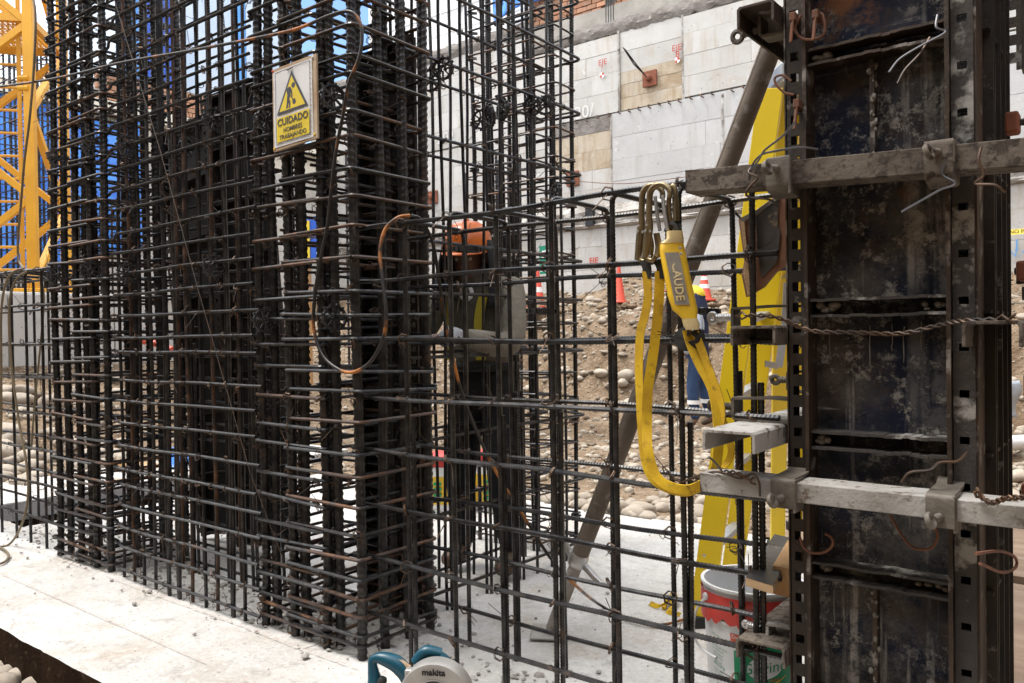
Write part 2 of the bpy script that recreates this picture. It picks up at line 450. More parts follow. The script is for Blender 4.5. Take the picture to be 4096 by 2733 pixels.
for (x0, x1, y0, y1, cnt, lo, hi) in ((2020, 2830, 1990, 2160, 62, .045, .11), (2020, 2860, 1770, 1990, 46, .03, .08), (0, 520, 1780, 1990, 60, .05, .15), (0, 470, 1470, 1780, 34, .05, .13),
                                   (2640, 3200, 1130, 1330, 36, .06, .15), (2050, 2800, 1180, 1300, 30, .06, .13), (4000, 4096, 1250, 2080, 14, .06, .13), (2080, 2780, 1320, 1640, 24, .06, .12)):
    for i in range(cnt): drop_stone(random.uniform(x0, x1), random.uniform(y0, y1), lo + (hi - lo) * random.random() ** 1.8)
# cobbles below the slab edge, near left
for px, py, s in ((75, 2700, .052), (130, 2690, .045), (205, 2700, .05), (30, 2725, .05), (140, 2735, .05), (245, 2728, .032), (100, 2668, .035), (20, 2690, .04), (180, 2735, .035), (290, 2740, .03), (55, 2655, .025), (0, 2665, .03)):
    p = G(px, py, -.16); q = Quaternion((0, 0, 1), random.uniform(0, 6)); inst('stone', random.choice(stone_me), ground, p, q, (s, s, s))
b = MB(); random.seed(5)
for i in range(17500):
    if i < 14500:
        x, y = random.uniform(-12, 2.2), 2.7 + 11 * random.random()
    elif i < 15600: x, y = random.uniform(-11, -4.4), random.uniform(-.4, 4)
    else: x, y = random.uniform(-3.5, 0), random.uniform(-1.6, -.72)
    if i < 15600 and in_slab(Vector((x, y, 0))): continue
    s = .011 + .045 * random.random() ** 3.5 if i < 15600 else .006 + .014 * random.random() ** 2
    if y > 7: s *= 1.35
    blob(b, (x, y, hgt(x, y) + s * .15), s, i * .21, .75, 0 if s < .04 else 1)
pebbles = b.build('pebbles', m_pebble, smooth=35); tag(pebbles, 'loose gravel and small stones covering the bare soil', 'gravel', kind='stuff')

# ------------------------------------------------------------------ text
def mesh_text(name, c, mat):
    t = bpy.data.objects.new(name, c); COL.objects.link(t); bpy.context.view_layer.update()
    me = bpy.data.meshes.new_from_object(t.evaluated_get(bpy.context.evaluated_depsgraph_get())); bpy.data.objects.remove(t); bpy.data.curves.remove(c)
    me.materials.clear(); me.materials.append(mat); o = bpy.data.objects.new(name, me); COL.objects.link(o); return o
def text(body, size, M4, mat, parent, name='lettering', ext=.0015, spacing=1.0, xs=1.0, bold=0.0):
    c = bpy.data.curves.new(name, 'FONT'); c.body = body; c.size = size; c.align_x = 'CENTER'; c.align_y = 'CENTER'; c.extrude = ext; c.space_character = spacing; c.offset = bold
    c.resolution_u = 3
    o = mesh_text(name, c, mat); o.parent = parent
    Mx = Matrix.Translation(-wloc(parent)) @ M4 @ Matrix.Diagonal((xs, 1, 1, 1))
    o.matrix_local = Mx; return o
def face_negY(p, tilt=0): return Matrix.Translation(p) @ Matrix.Rotation(R(90), 4, 'X') @ Matrix.Rotation(tilt, 4, 'Z')

# ------------------------------------------------------------------ rear retaining wall (parallel to X)
WY = 14.0
wall = thing('retaining_wall', 'tall pale concrete retaining wall with board marks behind the excavation', 'wall', (-6, WY, 0))
MB().box((-4.5, WY + .30, 3.9), (27, .5, 9.4)).build('wall_body', m_wallback, wall)
random.seed(21)
def panel_rows(x0, x1, z0, z1, rows, wlo, whi, mat, y=WY, th=.05):
    hs = [random.uniform(.85, 1.15) for _ in range(rows)]; k = (z1 - z0) / sum(hs); z = z0
    for h in hs:
        h *= k; x = x0
        while x < x1 - .05:
            w = min(random.uniform(wlo, whi), x1 - x)
            if x1 - x - w < .5: w = x1 - x
            d = random.uniform(-.004, .004); g = random.choice((.002, .004, .008))
            MB().box((x + w / 2, y + .02 + d, z + h / 2), (w - g, th * 1.6, h - random.choice((.003, .005, .009)))).build('panel', mat, wall)
            x += w
        z += h
panel_rows(-18, 7, 1.6, 3.62, 4, 2.0, 4.2, m_wallpan)
panel_rows(-18, -8.9, 4.02, 6.05, 4, 1.4, 2.6, m_wallpan)
panel_rows(-8.9, -7.2, 4.02, 4.9, 2, .7, 1.2, m_wallpan)
panel_rows(-8.9, -7.2, 4.9, 5.75, 2, .6, 1.1, m_wallpan_b)
panel_rows(-8.9, -7.2, 5.75, 6.1, 1, .8, 1.0, m_rubble)
panel_rows(-7.2, 7, 4.02, 6.1, 4, 1.6, 2.6, m_wallpan_g, y=WY - .03)
panel_rows(-18, -9.6, 6.10, 8.5, 5, 1.4, 2.8, m_wallpan)
panel_rows(-9.6, -7.02, 6.14, 7.9, 4, 1.2, 2.2, m_wallpan, y=WY + .02)
panel_rows(-7.0, -5.45, 6.14, 6.42, 1, .6, .9, m_wallpan_b, y=WY + .03)
panel_rows(-7.0, -5.45, 6.42, 7.0, 2, .8, 1.3, m_wallpan_b, y=WY + .03)
panel_rows(-7.0, -5.45, 7.0, 7.95, 2, 1.0, 1.6, m_wallpan, y=WY + .03)
panel_rows(-5.43, 7, 6.14, 7.86, 4, 1.4, 3.0, m_wallpan, y=WY - .01)
def rough_strip(name, p0, p1, w, d, mat, seed, n=120, vert=False):
    """irregular broken-edge strip of concrete on the wall"""
    b = MB(); p0, p1 = Vector(p0), Vector(p1); m = 7
    for i in range(n + 1):
        c = p0.lerp(p1, i / n)
        for j in range(m):
            t = j / (m - 1) - .5; e = 1 + .35 * noise.noise((i * .35, t * 3, seed))
            off = t * w * e; bulge = d * max(0, 1 - (2 * t) ** 2) * (.7 + .6 * noise.noise((i * .4, j * .8, seed + 3)))
            b.v.append((c.x + (off if vert else 0), c.y - bulge, c.z + (0 if vert else off)))
    for i in range(n):
        for j in range(m - 1):
            q = (i * m + j, (i + 1) * m + j, (i + 1) * m + j + 1, i * m + j + 1); b.f.append(q[::-1] if vert else q)
    return b.build(name, mat, wall, smooth=30)
rough_strip('broken_ledge', (-18, WY - .02, 3.84), (7, WY - .02, 3.84), .5, .16, m_rough, 1, 260)
rough_strip('broken_ledge', (-18, WY - .06, 3.60), (7, WY - .06, 3.60), .12, .1, m_rough, 14, 260)
rough_strip('broken_joint', (-7.02, WY - .02, 6.1), (-7.02, WY - .02, 7.95), .055, .04, m_rough, 5, 60, True)
rough_strip('broken_joint', (-5.44, WY - .02, 6.1), (-5.44, WY - .02, 7.9), .055, .04, m_rough, 6, 60, True)
rough_strip('broken_joint', (-7.22, WY - .05, 4.1), (-7.22, WY - .05, 6.05), .05, .03, m_rough, 7, 60, True)
rough_strip('broken_joint', (-4.55, WY - .05, 4.0), (-4.55, WY - .05, 6.05), .06, .03, m_rough, 8, 60, True)
rough_strip('mortar_band', (-9.7, WY - .0, 8.08), (7, WY - .0, 7.98), .30, .05, m_rubble, 9, 360)
rough_strip('mortar_band', (-18, WY - .02, 8.62), (-9.6, WY - .02, 8.62), .35, .08, m_rubble, 19, 120)
p = onY(2370, 870, WY - .06); pk = MB().box((p.x, WY - .12, p.z), (.2, .2, .42)); pk.build('wall_pocket', m_plastic_blk, wall)  # black box painted in for the shaded hollow of the pocket
for i, px in enumerate((2260, 2310, 2350, 2395, 2440, 2480, 2520, 2560, 2600, 2640, 2680, 2720, 2765, 2810, 2850, 2930, 2975)):
    p = onY(px, 478 - (px - 2260) * .165, WY); s = random.uniform(.05, .08)
    MB().tube(round_poly([(p.x, WY + .02, 6.12), (p.x, WY - .1, 6.12), (p.x + .03, WY - .14, 6.12 - s), (p.x + .08, WY - .1, 6.12 - 1.4 * s)], .02), .014, 6).build('hook', m_rebar_r, wall)
for px, py in ((2600, 315), (2292, 715), (1732, 790), (2995, 900)):
    p = onY(px, py, WY - .05)
    pl = MB().box((p.x, WY - .06, p.z), (.34, .06, .34)).build('anchor_plate', m_rustplate, wall, bev=.008)
    MB().lathe([(.07, 0), (.07, .1), (.045, .12)], 12, (p.x, WY - .09, p.z), Matrix.Rotation(R(90), 3, 'X')).build('anchor_head', m_rustplate, pl, smooth=True)
    for k in range(3): MB().tube([(p.x, WY - .2, p.z), (p.x - .12 - .03 * k, WY - .45, p.z + .25), (p.x - .24 - .03 * k, WY - .7, p.z + .52 + .03 * k)], .011, 6).build('strand', m_rebar, pl)
YF = WY - .075
for px, py, s in ((2410, 250, .19), (2707, 192, .19)): 
    p = onY(px, py, YF); text('EJE', s, face_negY(p), m_redpaint, wall)
p = onY(2710, 218, YF); text('8', .20, face_negY(p), m_redpaint, wall)
p = onY(2408, 272, YF); text('1', .12, face_negY(p), m_redpaint, wall)
p = onY(2375, 1044, YF - .01); text('EJE', .20, face_negY(p), m_redpaint, wall, bold=.004)
for px, py in ((2408, 301), (2709, 241)):
    p = onY(px, py, YF); n = 24
    for k in range(4):
        a0 = k * math.pi / 2; pts = [(0, 0)] + [(.062 * math.cos(a0 + i * math.pi / 2 / 6), .062 * math.sin(a0 + i * math.pi / 2 / 6)) for i in range(7)]
        MB().prism(pts, p, (1, 0, 0), (0, 0, 1), (0, -.003, 0)).build('survey_mark', (m_redpaint, m_whitepaint)[k % 2], wall)
p = onY(2335, 450, YF); text('20/', .42, face_negY(p), m_chalk, wall)
p = onY(1782, 552, YF); text('202', .42, face_negY(p), m_chalk, wall)
p = onY(4072, 985, YF); text('↓ 1.60', .3, face_negY(p), m_bluemark, wall); p = onY(4085, 1012, YF); text('N.+1', .2, face_negY(p), m_bluemark, wall)
# brick courses on top
random.seed(31)
brickwall = thing('brick_wall', 'old orange brick wall above the retaining wall', 'wall', (-7.4, WY + .05, 8.2))
MB().box((-1.4, WY + .32, 9.0), (16.4, .3, 1.9)).build('mortar_bed', m_mortar, brickwall)
brick_me = []
for k in range(4):
    bb = MB().box((0, 0, 0), (.25, .14, .105)); bb.v = [(x + random.uniform(-.008, .008), y + random.uniform(-.006, .006), z + random.uniform(-.006, .006)) for x, y, z in bb.v]
    brick_me.append(bb.mesh('brick', m_brick))
for j in range(12):
    z = 8.10 + j * .125; x = -9.55 + (j % 2) * .135
    while x < -2.2:
        skip = (noise.noise((x * 1.1, z * 2.2, 3)) > .38) or (x < -9.2 + .3 * j * .2 and j < 3) or (abs(x + 7.28) < .15) or (abs(x + 5.15) < .15) or (x > -4.9 and noise.noise((x * .8, z, 8)) > .1) or z < 8.22 + .3 * noise.noise((x * 1.5, 0, 9))
        if not skip: inst('brick', random.choice(brick_me), brickwall, (x, WY + .15 + random.uniform(-.015, .015), z), Quaternion((0, 1, 0), random.gauss(0, .012)))
        x += .27
for cx in (-7.28, -5.15):
    MB().box((cx, WY + .2, 8.9), (.3, .2, 1.6)).build('column_stub', m_rubble, brickwall)
    for k in range(4): MB().tube([(cx - .1 + .065 * k, WY + .06, 7.9 - .1 * (k % 2)), (cx - .1 + .065 * k, WY + .05, 9.7)], .016, 6).build('starter_bar', m_rebar, brickwall)
# tarpaulin thrown over the wall top
def cloth(name, mat, P, nu, nv, amp, parent=None, th=.006):
    """P(u,v)->point; folded sheet with thickness"""
    b = MB(); g = [[P(i / nu, j / nv) for i in range(nu + 1)] for j in range(nv + 1)]
    for j in range(nv + 1):
        for i in range(nu + 1):
            du = Vector(g[j][min(i + 1, nu)]) - Vector(g[j][max(i - 1, 0)]); dv = Vector(g[min(j + 1, nv)][i]) - Vector(g[max(j - 1, 0)][i]); nn = du.cross(dv).normalized()
            b.v.append(tuple(Vector(g[j][i]) + nn * amp * noise.fractal((i * .35, j * .12, 1.7), 1, 2, 3)))
    w = nu + 1; b.f = [(j * w + i, j * w + i + 1, (j + 1) * w + i + 1, (j + 1) * w + i) for j in range(nv) for i in range(nu)]
    o = b.build(name, mat, parent, smooth=80); s = o.modifiers.new('solid', 'SOLIDIFY'); s.thickness = th; return o
tag(cloth('tarpaulin', m_tarp, lambda u, v: Vector((-10.6 + 4.1 * u, WY - .05 - .1 * math.sin(u * 9), 8.95 + .55 * u + (1 - v) * .9 + .1 * math.sin(u * 7))), 40, 10, .06), 'bright blue tarpaulin over the top of the brick wall', 'tarpaulin')
# white clad building above the wall at the left
wb = thing('white_building', 'white metal clad building above the retaining wall', 'building', (-12, WY + .9, 8.6))
MB().box((-13.2, WY + 1.4, 9.6), (6.2, 1.0, 3.2)).build('wall_core', m_whitecl, wb)
for j in range(4):
    MB().box((-13.2, WY + .88, 8.45 + j * .45), (6.2, .05, .435)).build('cladding_board', m_whitecl, wb)
for x in (-12.55, -10.9): MB().box((x, WY + .83, 9.4), (.07, .08, 2.4)).build('cladding_trim', m_whitecl, wb)
MB().tube([(-16.2, WY + .9, 10.22), (-10.1, WY + .9, 10.22)], .03, 8).build('parapet_rail', m_whitecl, wb)
for x in (-15.5, -14.4, -13.3, -12.2, -11.1, -10.2): MB().tube([(x, WY + .9, 10.0), (x, WY + .9, 10.22)], .025, 6).build('rail_post', m_whitecl, wb)

# ------------------------------------------------------------------ left boundary wall (parallel to Y), tarps and buildings on it
LX = -17.0
lw = thing('boundary_wall', 'pale rendered boundary wall behind the yellow crane mast', 'wall', (LX, 6, 0))
MB().box((LX - .3, 4, 3.2), (.5, 22, 6.4)).build('wall_body', m_cream, lw)
random.seed(41)
for j in range(5):
    y = -6.0
    while y < 14:
        w = random.uniform(1.6, 3.0)
        MB().box((LX - .03, y + w / 2, .8 + j * 1.1), (.06, w - .015, 1.085)).build('panel', m_wallpan, lw); y += w
MB().box((LX - .05, 4, 6.55), (.7, 22, .3)).build('coping', m_cream, lw)
for k, (y0, y1, z0, z1) in enumerate(((4.2, 6.4, 2.6, 6.4), (6.3, 8.0, 3.2, 6.3), (8.6, 10.2, 4.6, 5.9), (1.5, 4.3, 2.9, 6.6))):
    o = cloth('netting_sheet', m_tarp, lambda u, v: Vector((LX + .12 + .05 * math.sin(u * 14) + .08 * v, y0 + (y1 - y0) * u, z0 + (z1 - z0) * v + .12 * math.sin(u * 8 + k))), 30, 14, .10)
    tag(o, ('blue safety sheet hanging behind the crane mast at its right leg', 'blue sheet hanging right of the crane mast behind the left column', 'small blue sheet hung under the brick strip behind the wall mesh', 'blue safety sheet hanging at the far left edge')[k], 'tarpaulin', 'blue sheets on the left boundary wall')
bw2 = thing('brick_strip', 'low brick wall seen through the mesh below the blue building', 'wall', (LX, 9.2, 6.5))
MB().box((LX - .2, 9.4, 7.0), (.25, 4.6, .95)).build('mortar_bed', m_mortar, bw2)
for j in range(7):
    y = 7.15 + (j % 2) * .14
    while y < 11.6:
        inst('brick', random.choice(brick_me), bw2, (LX - .1, y, 6.62 + j * .125), Quaternion((0, 0, 1), R(90))); y += .27
bb = thing('blue_building', 'tall building clad in deep blue and pale blue stripes', 'building', (LX - 1.5, 10, 7.5))
MB().box((LX - 3.0, 10.6, 9.4), (3.4, 5.0, 5.2)).build('wall_core', m_palecl, bb)
yy = 8.12
for k, (w, m) in enumerate(((.75, m_bluelight), (.85, m_bluedark), (.62, m_palecl), (.62, m_palecl), (.62, m_palecl), (.30, m_bluelight), (1.2, m_palecl))):
    MB().box((LX - 1.28, yy + w / 2, 9.45), (.08, w - .02, 5.1)).build('cladding_strip', m, bb); yy += w
MB().box((LX - 1.2, 9.0, 7.3), (.16, 1.9, .55)).build('sign_band', m_bluedark, bb)
MB().box((LX - 1.2, 11.1, 7.35), (.2, 2.4, .35)).build('sign_band', m_bluelight, bb)
cb = thing('cream_building', 'distant cream building behind the crane mast', 'building', (-26, 6, 0))
MB().box((-27, 5.5, 3.5), (3, 6.5, 7.0 + 2.2)).build('wall', m_cream, cb)
for j in range(3):
    for k in range(4): MB().box((-25.47, 3.2 + k * 1.5, 7.0 - j * 1.6), (.06, .8, 1.0)).build('window', m_palecl, cb)

# ------------------------------------------------------------------ reinforcing bars
_rib = {}
def rib_mesh(path, r, pitch=None, amp=None, n=8, key=None, mat=None, tilt=.55):
    """deformed bar: oblique rings with raised ribs along a polyline (local coordinates)"""
    if key is not None and key in _rib: return _rib[key]
    pitch = pitch or r * 1.55; amp = amp or r * .19
    P = np.array([tuple(p) for p in path], float); seg = np.linalg.norm(np.diff(P, axis=0), axis=1); S = np.concatenate([[0], np.cumsum(seg)]); Lt = S[-1]
    k = max(2, int(Lt / pitch)); base = np.arange(k) * (Lt / k)
    s = np.sort(np.concatenate([base + Lt / k * f for f in (0.0, .42, .60)] + [[Lt]]))
    hi = np.array([[0, 1, 1][i % 3] for i in range(len(s) - 1)] + [0])
    def pos(q): return np.stack([np.interp(q, S, P[:, i]) for i in range(3)], 1)
    e = r * .6; T = pos(np.minimum(s + e, Lt)) - pos(np.maximum(s - e, 0)); T /= np.linalg.norm(T, axis=1)[:, None]
    C = pos(s); x = Vector(T[0]).orthogonal().normalized(); V = []
    for i in range(len(s)):
        t = Vector(T[i]); x = (x - t * x.dot(t)).normalized(); y = t.cross(x); rr = r + amp * hi[i]; edge = 0 if (i == 0 or i == len(s) - 1) else tilt * r
        c = Vector(C[i])
        for q in range(n):
            a = 2 * math.pi * q / n; V.append(tuple(c + (x * math.cos(a) + y * math.sin(a)) * rr + t * (edge * math.sin(a))))
    m = len(s); Fc = [(i * n + q, i * n + (q + 1) % n, (i + 1) * n + (q + 1) % n, (i + 1) * n + q) for i in range(m - 1) for q in range(n)]
    Fc += [tuple(range(n))[::-1], tuple((m - 1) * n + q for q in range(n))]
    b = MB(); b.v, b.f = V, Fc; me = b.mesh('bar', mat or m_rebar, 50)
    if key is not None: _rib[key] = me
    return me

def bar(name, p, q, r, parent, mat=None, wob=.0, pitch=None):
    """straight deformed bar from p to q (one object, shared mesh for alike lengths)"""
    mat = mat or m_rebar; p, q = Vector(p), Vector(q); d = q - p; Lg = d.length; Lr = max(.05, round(Lg / .05) * .05)
    var = random.randrange(3); n = 8 if r > .01 else 6
    path = [(wob * math.sin(i * .9 + var * 2) * (0 < i < 12), wob * math.cos(i * .7 + var) * (0 < i < 12), Lr * i / 12) for i in range(13)]
    me = rib_mesh(path, r, n=n, key=(Lr, round(r, 4), var, wob, mat.name), mat=mat, pitch=pitch)
    quat = Vector((0, 0, 1)).rotation_difference(d.normalized()) @ Quaternion((0, 0, 1), random.uniform(0, 6.28))
    return inst(name, me, parent, p, quat, (1, 1, Lg / Lr))

class Ties:
    """wire ties of one cage, gathered into one part"""
    def __init__(s, seed): s.b = MB(); s.r = random.Random(seed)
    def tie(s, p, r=.012, tail=.05, view=(.5, -.8, 0)):
        g = s.r; p = Vector(p) + Vector((g.gauss(0, .003), g.gauss(0, .003), g.gauss(0, .003)))
        ax = Vector((g.gauss(0, 1), g.gauss(0, 1), g.gauss(0, 1))).normalized(); x = ax.orthogonal(); y = ax.cross(x)
        for k in range(2): s.b.tube([p + (x * math.cos(a * 1.05) + y * math.sin(a * 1.05)) * (r + .0015 * k) + ax * (.004 * k) for a in range(0, 7)], .0017, 4, cap=False)
        if g.random() < .75:
            for k in range(g.choice((1, 2, 2))):
                d = Vector((g.gauss(0, .7), -abs(g.gauss(0, .6)), g.gauss(0, .8))).normalized(); l = tail * g.uniform(.5, 1.6); c = Vector((g.gauss(0, .3), g.gauss(0, .3), g.gauss(0, .3))) * l
                s.b.tube([p, p + d * l * .5 + c * .4, p + d * l + c], .0012, 4, cap=False)
        if g.random() < .3:      # twisted eye
            q = p + Vector((g.uniform(-.02, .02), -.015, g.uniform(-.02, .0)))
            s.b.tube([q + Vector((.009 * math.cos(a), .004 * math.sin(a * 2), .009 * math.sin(a))) for a in (0, 1, 2, 3, 4, 5, 6)], .0013, 4, cap=False)
    def build(s, parent): tag(s.b.build('tie_wires', m_wire, parent), kind='stuff')

def rect_path(w, d, rad=.025, hook=.05):
    """stirrup outline in the local XY plane, corners rounded, ends hooked inwards"""
    pts = [(-w / 2 + hook * .7, -d / 2 + hook, .006), (-w / 2, -d / 2, .006), (w / 2, -d / 2, .004), (w / 2, d / 2, 0), (-w / 2, d / 2, -.003), (-w / 2, -d / 2, -.006), (-w / 2 + hook, -d / 2 + hook * .7, -.006)]
    return round_poly(pts, rad, 4)

def stirrup(x0, x1, y0, y1, z, parent, r=.006, rusty=.5, tilt=.018, name='stirrup'):
    w, d = x1 - x0, y1 - y0; v = random.randrange(2); mat = m_rebar_r if random.random() < rusty else m_rebar
    key = ('st', round(w, 3), round(d, 3), r, v, mat.name)
    if key not in _rib: rib_mesh(rect_path(w, d, .022 + .008 * v), r, key=key, mat=mat, n=6)
    q = Quaternion((1, 0, 0), random.gauss(0, tilt)) @ Quaternion((0, 1, 0), random.gauss(0, tilt * .8)) @ Quaternion((0, 0, 1), random.gauss(0, .008) + (math.pi if v else 0))
    return inst(name, _rib[key], parent, ((x0 + x1) / 2 + random.gauss(0, .004), (y0 + y1) / 2 + random.gauss(0, .004), z), q)

ZT = 3.3
def column_cage(name, label, bars, rects, zs, r, loc, group, seed, sr=.006, rusty=.5, tieprob=.5, lean=0.0):
    random.seed(seed); root = thing(name, label, 'rebar cage', loc, group); t = Ties(seed)
    for (x, y) in bars:
        dx, dy = random.gauss(lean, .006), random.gauss(0, .006)
        bar('vertical_bar', (x, y, -.03), (x + dx, y + dy, ZT), r * random.uniform(.93, 1.0), root, m_rebar, wob=.005, pitch=r * 1.5)
    for z in zs:
        for k, (x0, x1, y0, y1) in enumerate(rects):
            zz = z + random.gauss(0, .011) + (.013 * k)
            stirrup(x0, x1, y0, y1, zz, root, sr, rusty)
        for (x, y) in bars:
            if random.random() < tieprob: t.tie((x + random.choice((-1, 1)) * r * .5, y - r - .004 if y < .15 else y, z + random.gauss(0, .008)))
    t.build(root); return root

CG = 'rebar column cages'
# middle column: front corner next to the sign
mb = [(-.551, -.045), (-.363, -.045), (-.176, -.045), (.016, -.045), (.018, .066), (.018, .186), (.018, .30), (-.176, .30), (-.363, .30), (-.551, .30), (-.551, .15), (-.515, -.012), (-.325, -.012), (-.140, -.010), (-.09, .29)]
zs = [.03, .09, .15, .215, .27] + [.34 + .095 * i for i in range(6)] + [.92 + .1 * i for i in range(24)]
mid = column_cage('column_cage', 'dense rebar column cage in the centre carrying the yellow warning sign', mb, [(-.575, -.155, -.067, .325), (-.385, .040, -.068, .326)], zs, .0165, (-.27, .13, 0), CG, 3)
# crossties on its open face
for z in zs[5::2]:
    bar('cross_tie', (-.36 + random.gauss(0, .01), -.075, z + .03), (-.36, .33, z + .03 + random.gauss(0, .02)), .0055, mid, m_rebar_r)
    bar('cross_tie', (-.17 + random.gauss(0, .01), -.075, z + .05), (-.17, .33, z + .05 + random.gauss(0, .02)), .0055, mid, m_rebar)
# left column
lb = [(-2.338, -.066), (-2.094, -.066), (-1.923, -.066), (-1.777, -.066), (-1.76, .06), (-1.76, .19), (-1.76, .31), (-1.92, .31), (-2.09, .31), (-2.338, .31), (-2.338, .14), (-2.055, -.03), (-2.30, -.03)]
lcol = column_cage('column_cage', 'rebar column cage at the left in front of the yellow crane mast', lb, [(-2.362, -1.90, -.089, .335), (-2.115, -1.752, -.090, .336)], [.04, .10, .18, .25] + [.33 + .1 * i for i in range(30)], .0165, (-2.05, .12, 0), CG, 4)
# rear column
rb = [(-.70, 1.45), (-.586, 1.45), (-.517, 1.47), (-.423, 1.45), (-.30, 1.45), (-.165, 1.45), (-.16, 1.60), (-.30, 1.60), (-.42, 1.60), (-.56, 1.60), (-.70, 1.60)]
rcol = column_cage('column_cage', 'slender rebar column cage at the back beside the pale concrete wall', rb, [(-.722, -.28, 1.43, 1.62), (-.54, -.142, 1.428, 1.62)], [.05 + .125 * i for i in range(26)], .0105, (-.4, 1.6, 0), CG, 5, sr=.0048, rusty=.6)

# wall mesh between left and middle column
random.seed(8)
wm = thing('wall_cage', 'double layer rebar wall mesh between the left and middle columns', 'rebar cage', (-1.15, .05, 0)); t = Ties(8)
VX = [-1.645 + .1 * i for i in range(11)]
for yv, sgn in ((-.07, -1), (.172, 1)):
    for i, x in enumerate(VX):
        r = .0072; xx = x + random.gauss(0, .006); top = (xx + random.gauss(0, .008), yv + random.gauss(0, .005), ZT)
        bar('vertical_bar', (xx, yv, -.02), top, r, wm, m_rebar_r if i in (1, 6, 8) else m_rebar, wob=.004)
        if random.random() < .4: bar('starter_bar', (xx + .019, yv + .006 * sgn, -.02), (xx + .019 + random.gauss(0, .004), yv + random.gauss(0, .004), random.choice((.82, .97, 1.12))), r, wm, wob=.002)
    for k in range(33):
        z = .055 + .1 * k + random.gauss(0, .009); yh = yv + sgn * .0165; v = k % 4
        if sgn < 0: pts = [(-.53, yh, 0), (-.62, yh - .002, .0), (-1.0, yh, .004 * math.sin(v)), (-1.35, yh, -.004), (-1.655, yh + .002, 0), (-1.77, yh + .055, -.012 + .008 * v), (-2.0, yh + .065, -.01 + .008 * v), (-2.30, yh + .065, .006 * v)]
        else: pts = [(-.50, yh - .05, 0), (-.66, yh, 0), (-1.2, yh, .003 * v), (-1.62, yh, 0), (-1.76, yh - .03, 0), (-2.3, yh - .03, .004 * v)]
        key = ('wh', sgn, v); c = Vector((-1.2, yh, 0))
        if key not in _rib: rib_mesh([Vector(p) - c for p in round_poly(pts, .05, 3)], .0060, key=key, n=6)
        inst('horizontal_bar', _rib[key], wm, c + Vector((random.gauss(0, .02), 0, z)), Quaternion((0, 1, 0), random.gauss(0, .006)))
        for x in VX:
            if random.random() < (.62 if sgn < 0 else .25): t.tie((x + .004, yh - .004 * (1 if sgn < 0 else -1), z), .011, .045)
t.build(wm)

# deep beam cage at the right, hoops over two layers of horizontals
def beam_cage(label, xs, y0, y1, xa, xb, zt, seed, laps=True, skew=.04):
    random.seed(seed); root = thing('beam_cage', label, 'rebar cage', ((xa + xb) / 2, (y0 + y1) / 2, 0), 'deep beam cages'); t = Ties(seed)
    for i, x in enumerate(xs):
        v = i % 3; key = ('hoop', seed, v); h = zt + .004
        if key not in _rib:
            rib_mesh(round_poly([(.006 * v, y0, -.03), (.004 * math.sin(v), y0, h * .5), (0, y0, h), (skew, y1, h - .012), (skew + .01 * v, y1, -.03)], .035, 5), .0072, key=key, n=8)
        inst('hoop', _rib[key], root, (x, 0, random.gauss(0, .006)), Quaternion((0, 0, 1), random.gauss(0, .01)))
        if laps and i % 3 != 1: bar('starter_bar', (x + .014, y0 + .010, -.02), (x + .016 + random.gauss(0, .004), y0 + .010, random.uniform(.82, 1.02)), .0072, root)
        if laps and i % 2: bar('starter_bar', (x + skew + .014, y1 + .008, -.02), (x + skew + .014, y1 + .008, random.uniform(.85, 1.05)), .0072, root)
    nz = 8; zsb = [.155 + (zt - .155) * k / (nz - 1) for k in range(nz)]
    for k, z in enumerate(zsb):
        for s, y in ((-1, y0 - .017), (1, y1 + .0 - .017)):
            if k == nz - 1: zz = z - .006 + (.006 if s < 0 else -.012)
            else: zz = z + (0 if s < 0 else -.012) + random.gauss(0, .004)
            bar('horizontal_bar', (xa + random.uniform(-.03, .03), y, zz + random.gauss(0, .006)), (xb, y, zz + random.gauss(0, .006)), .0068, root, wob=.004)
            for x in xs:
                t.tie((x + (skew if s > 0 else 0), y - .002, zz), .014, .055)
    t.build(root); return root
bc = beam_cage('waist high rebar beam cage with the yellow lanyard hooked on its top bar', [.215, .42, .615, .823, 1.031, 1.232, 1.43], 0.0, .262, -.05, 1.50, 1.53, 51)
bl = beam_cage('rebar beam cage at the far left edge beside the trench', [-2.535, -2.748, -2.946, -3.15, -3.36], -.055, .21, -2.30, -4.1, 1.53, 52, laps=False)

# wall mesh running back from the middle column to the rear column
random.seed(61)
rw = thing('wall_cage', 'open rebar wall mesh running back to the rear column in front of the worker', 'rebar cage', (-.2, .9, 0)); t = Ties(61)
for x in (-.08, -.31):
    for i in range(9):
        y = .385 + .125 * i + (.06 if x < -.2 else 0); xx = x + random.gauss(0, .006)
        bar('vertical_bar', (xx, y, -.02), (xx + random.gauss(0, .008), y + random.gauss(0, .006), ZT), .0066, rw, wob=.006)
        if i % 2: bar('starter_bar', (xx + .018, y + .01, -.02), (xx + .018, y + .01, random.uniform(.75, 1.1)), .0066, rw)
    for k, z in enumerate((.08, .40, .72, 1.06, 1.30, 1.52, 1.95, 2.27, 2.55, 2.85)):
        xx = x + .016; v = k % 3
        pts = [(xx, .25, 0), (xx, .9, .004 * v), (xx, 1.56, 0), (xx - .22, 1.585, .012)]
        key = ('rwh', v, x)
        if key not in _rib: rib_mesh([Vector(p) - Vector((xx, 1, 0)) for p in round_poly(pts, .04, 4)], .0066, key=key, n=6)
        inst('horizontal_bar', _rib[key], rw, (xx, 1, z + random.gauss(0, .006)), Quaternion((1, 0, 0), random.gauss(0, .006)))
        for i in range(9): 
            if random.random() < .6: t.tie((xx, .385 + .125 * i, z), .012, .07)
t.build(rw)

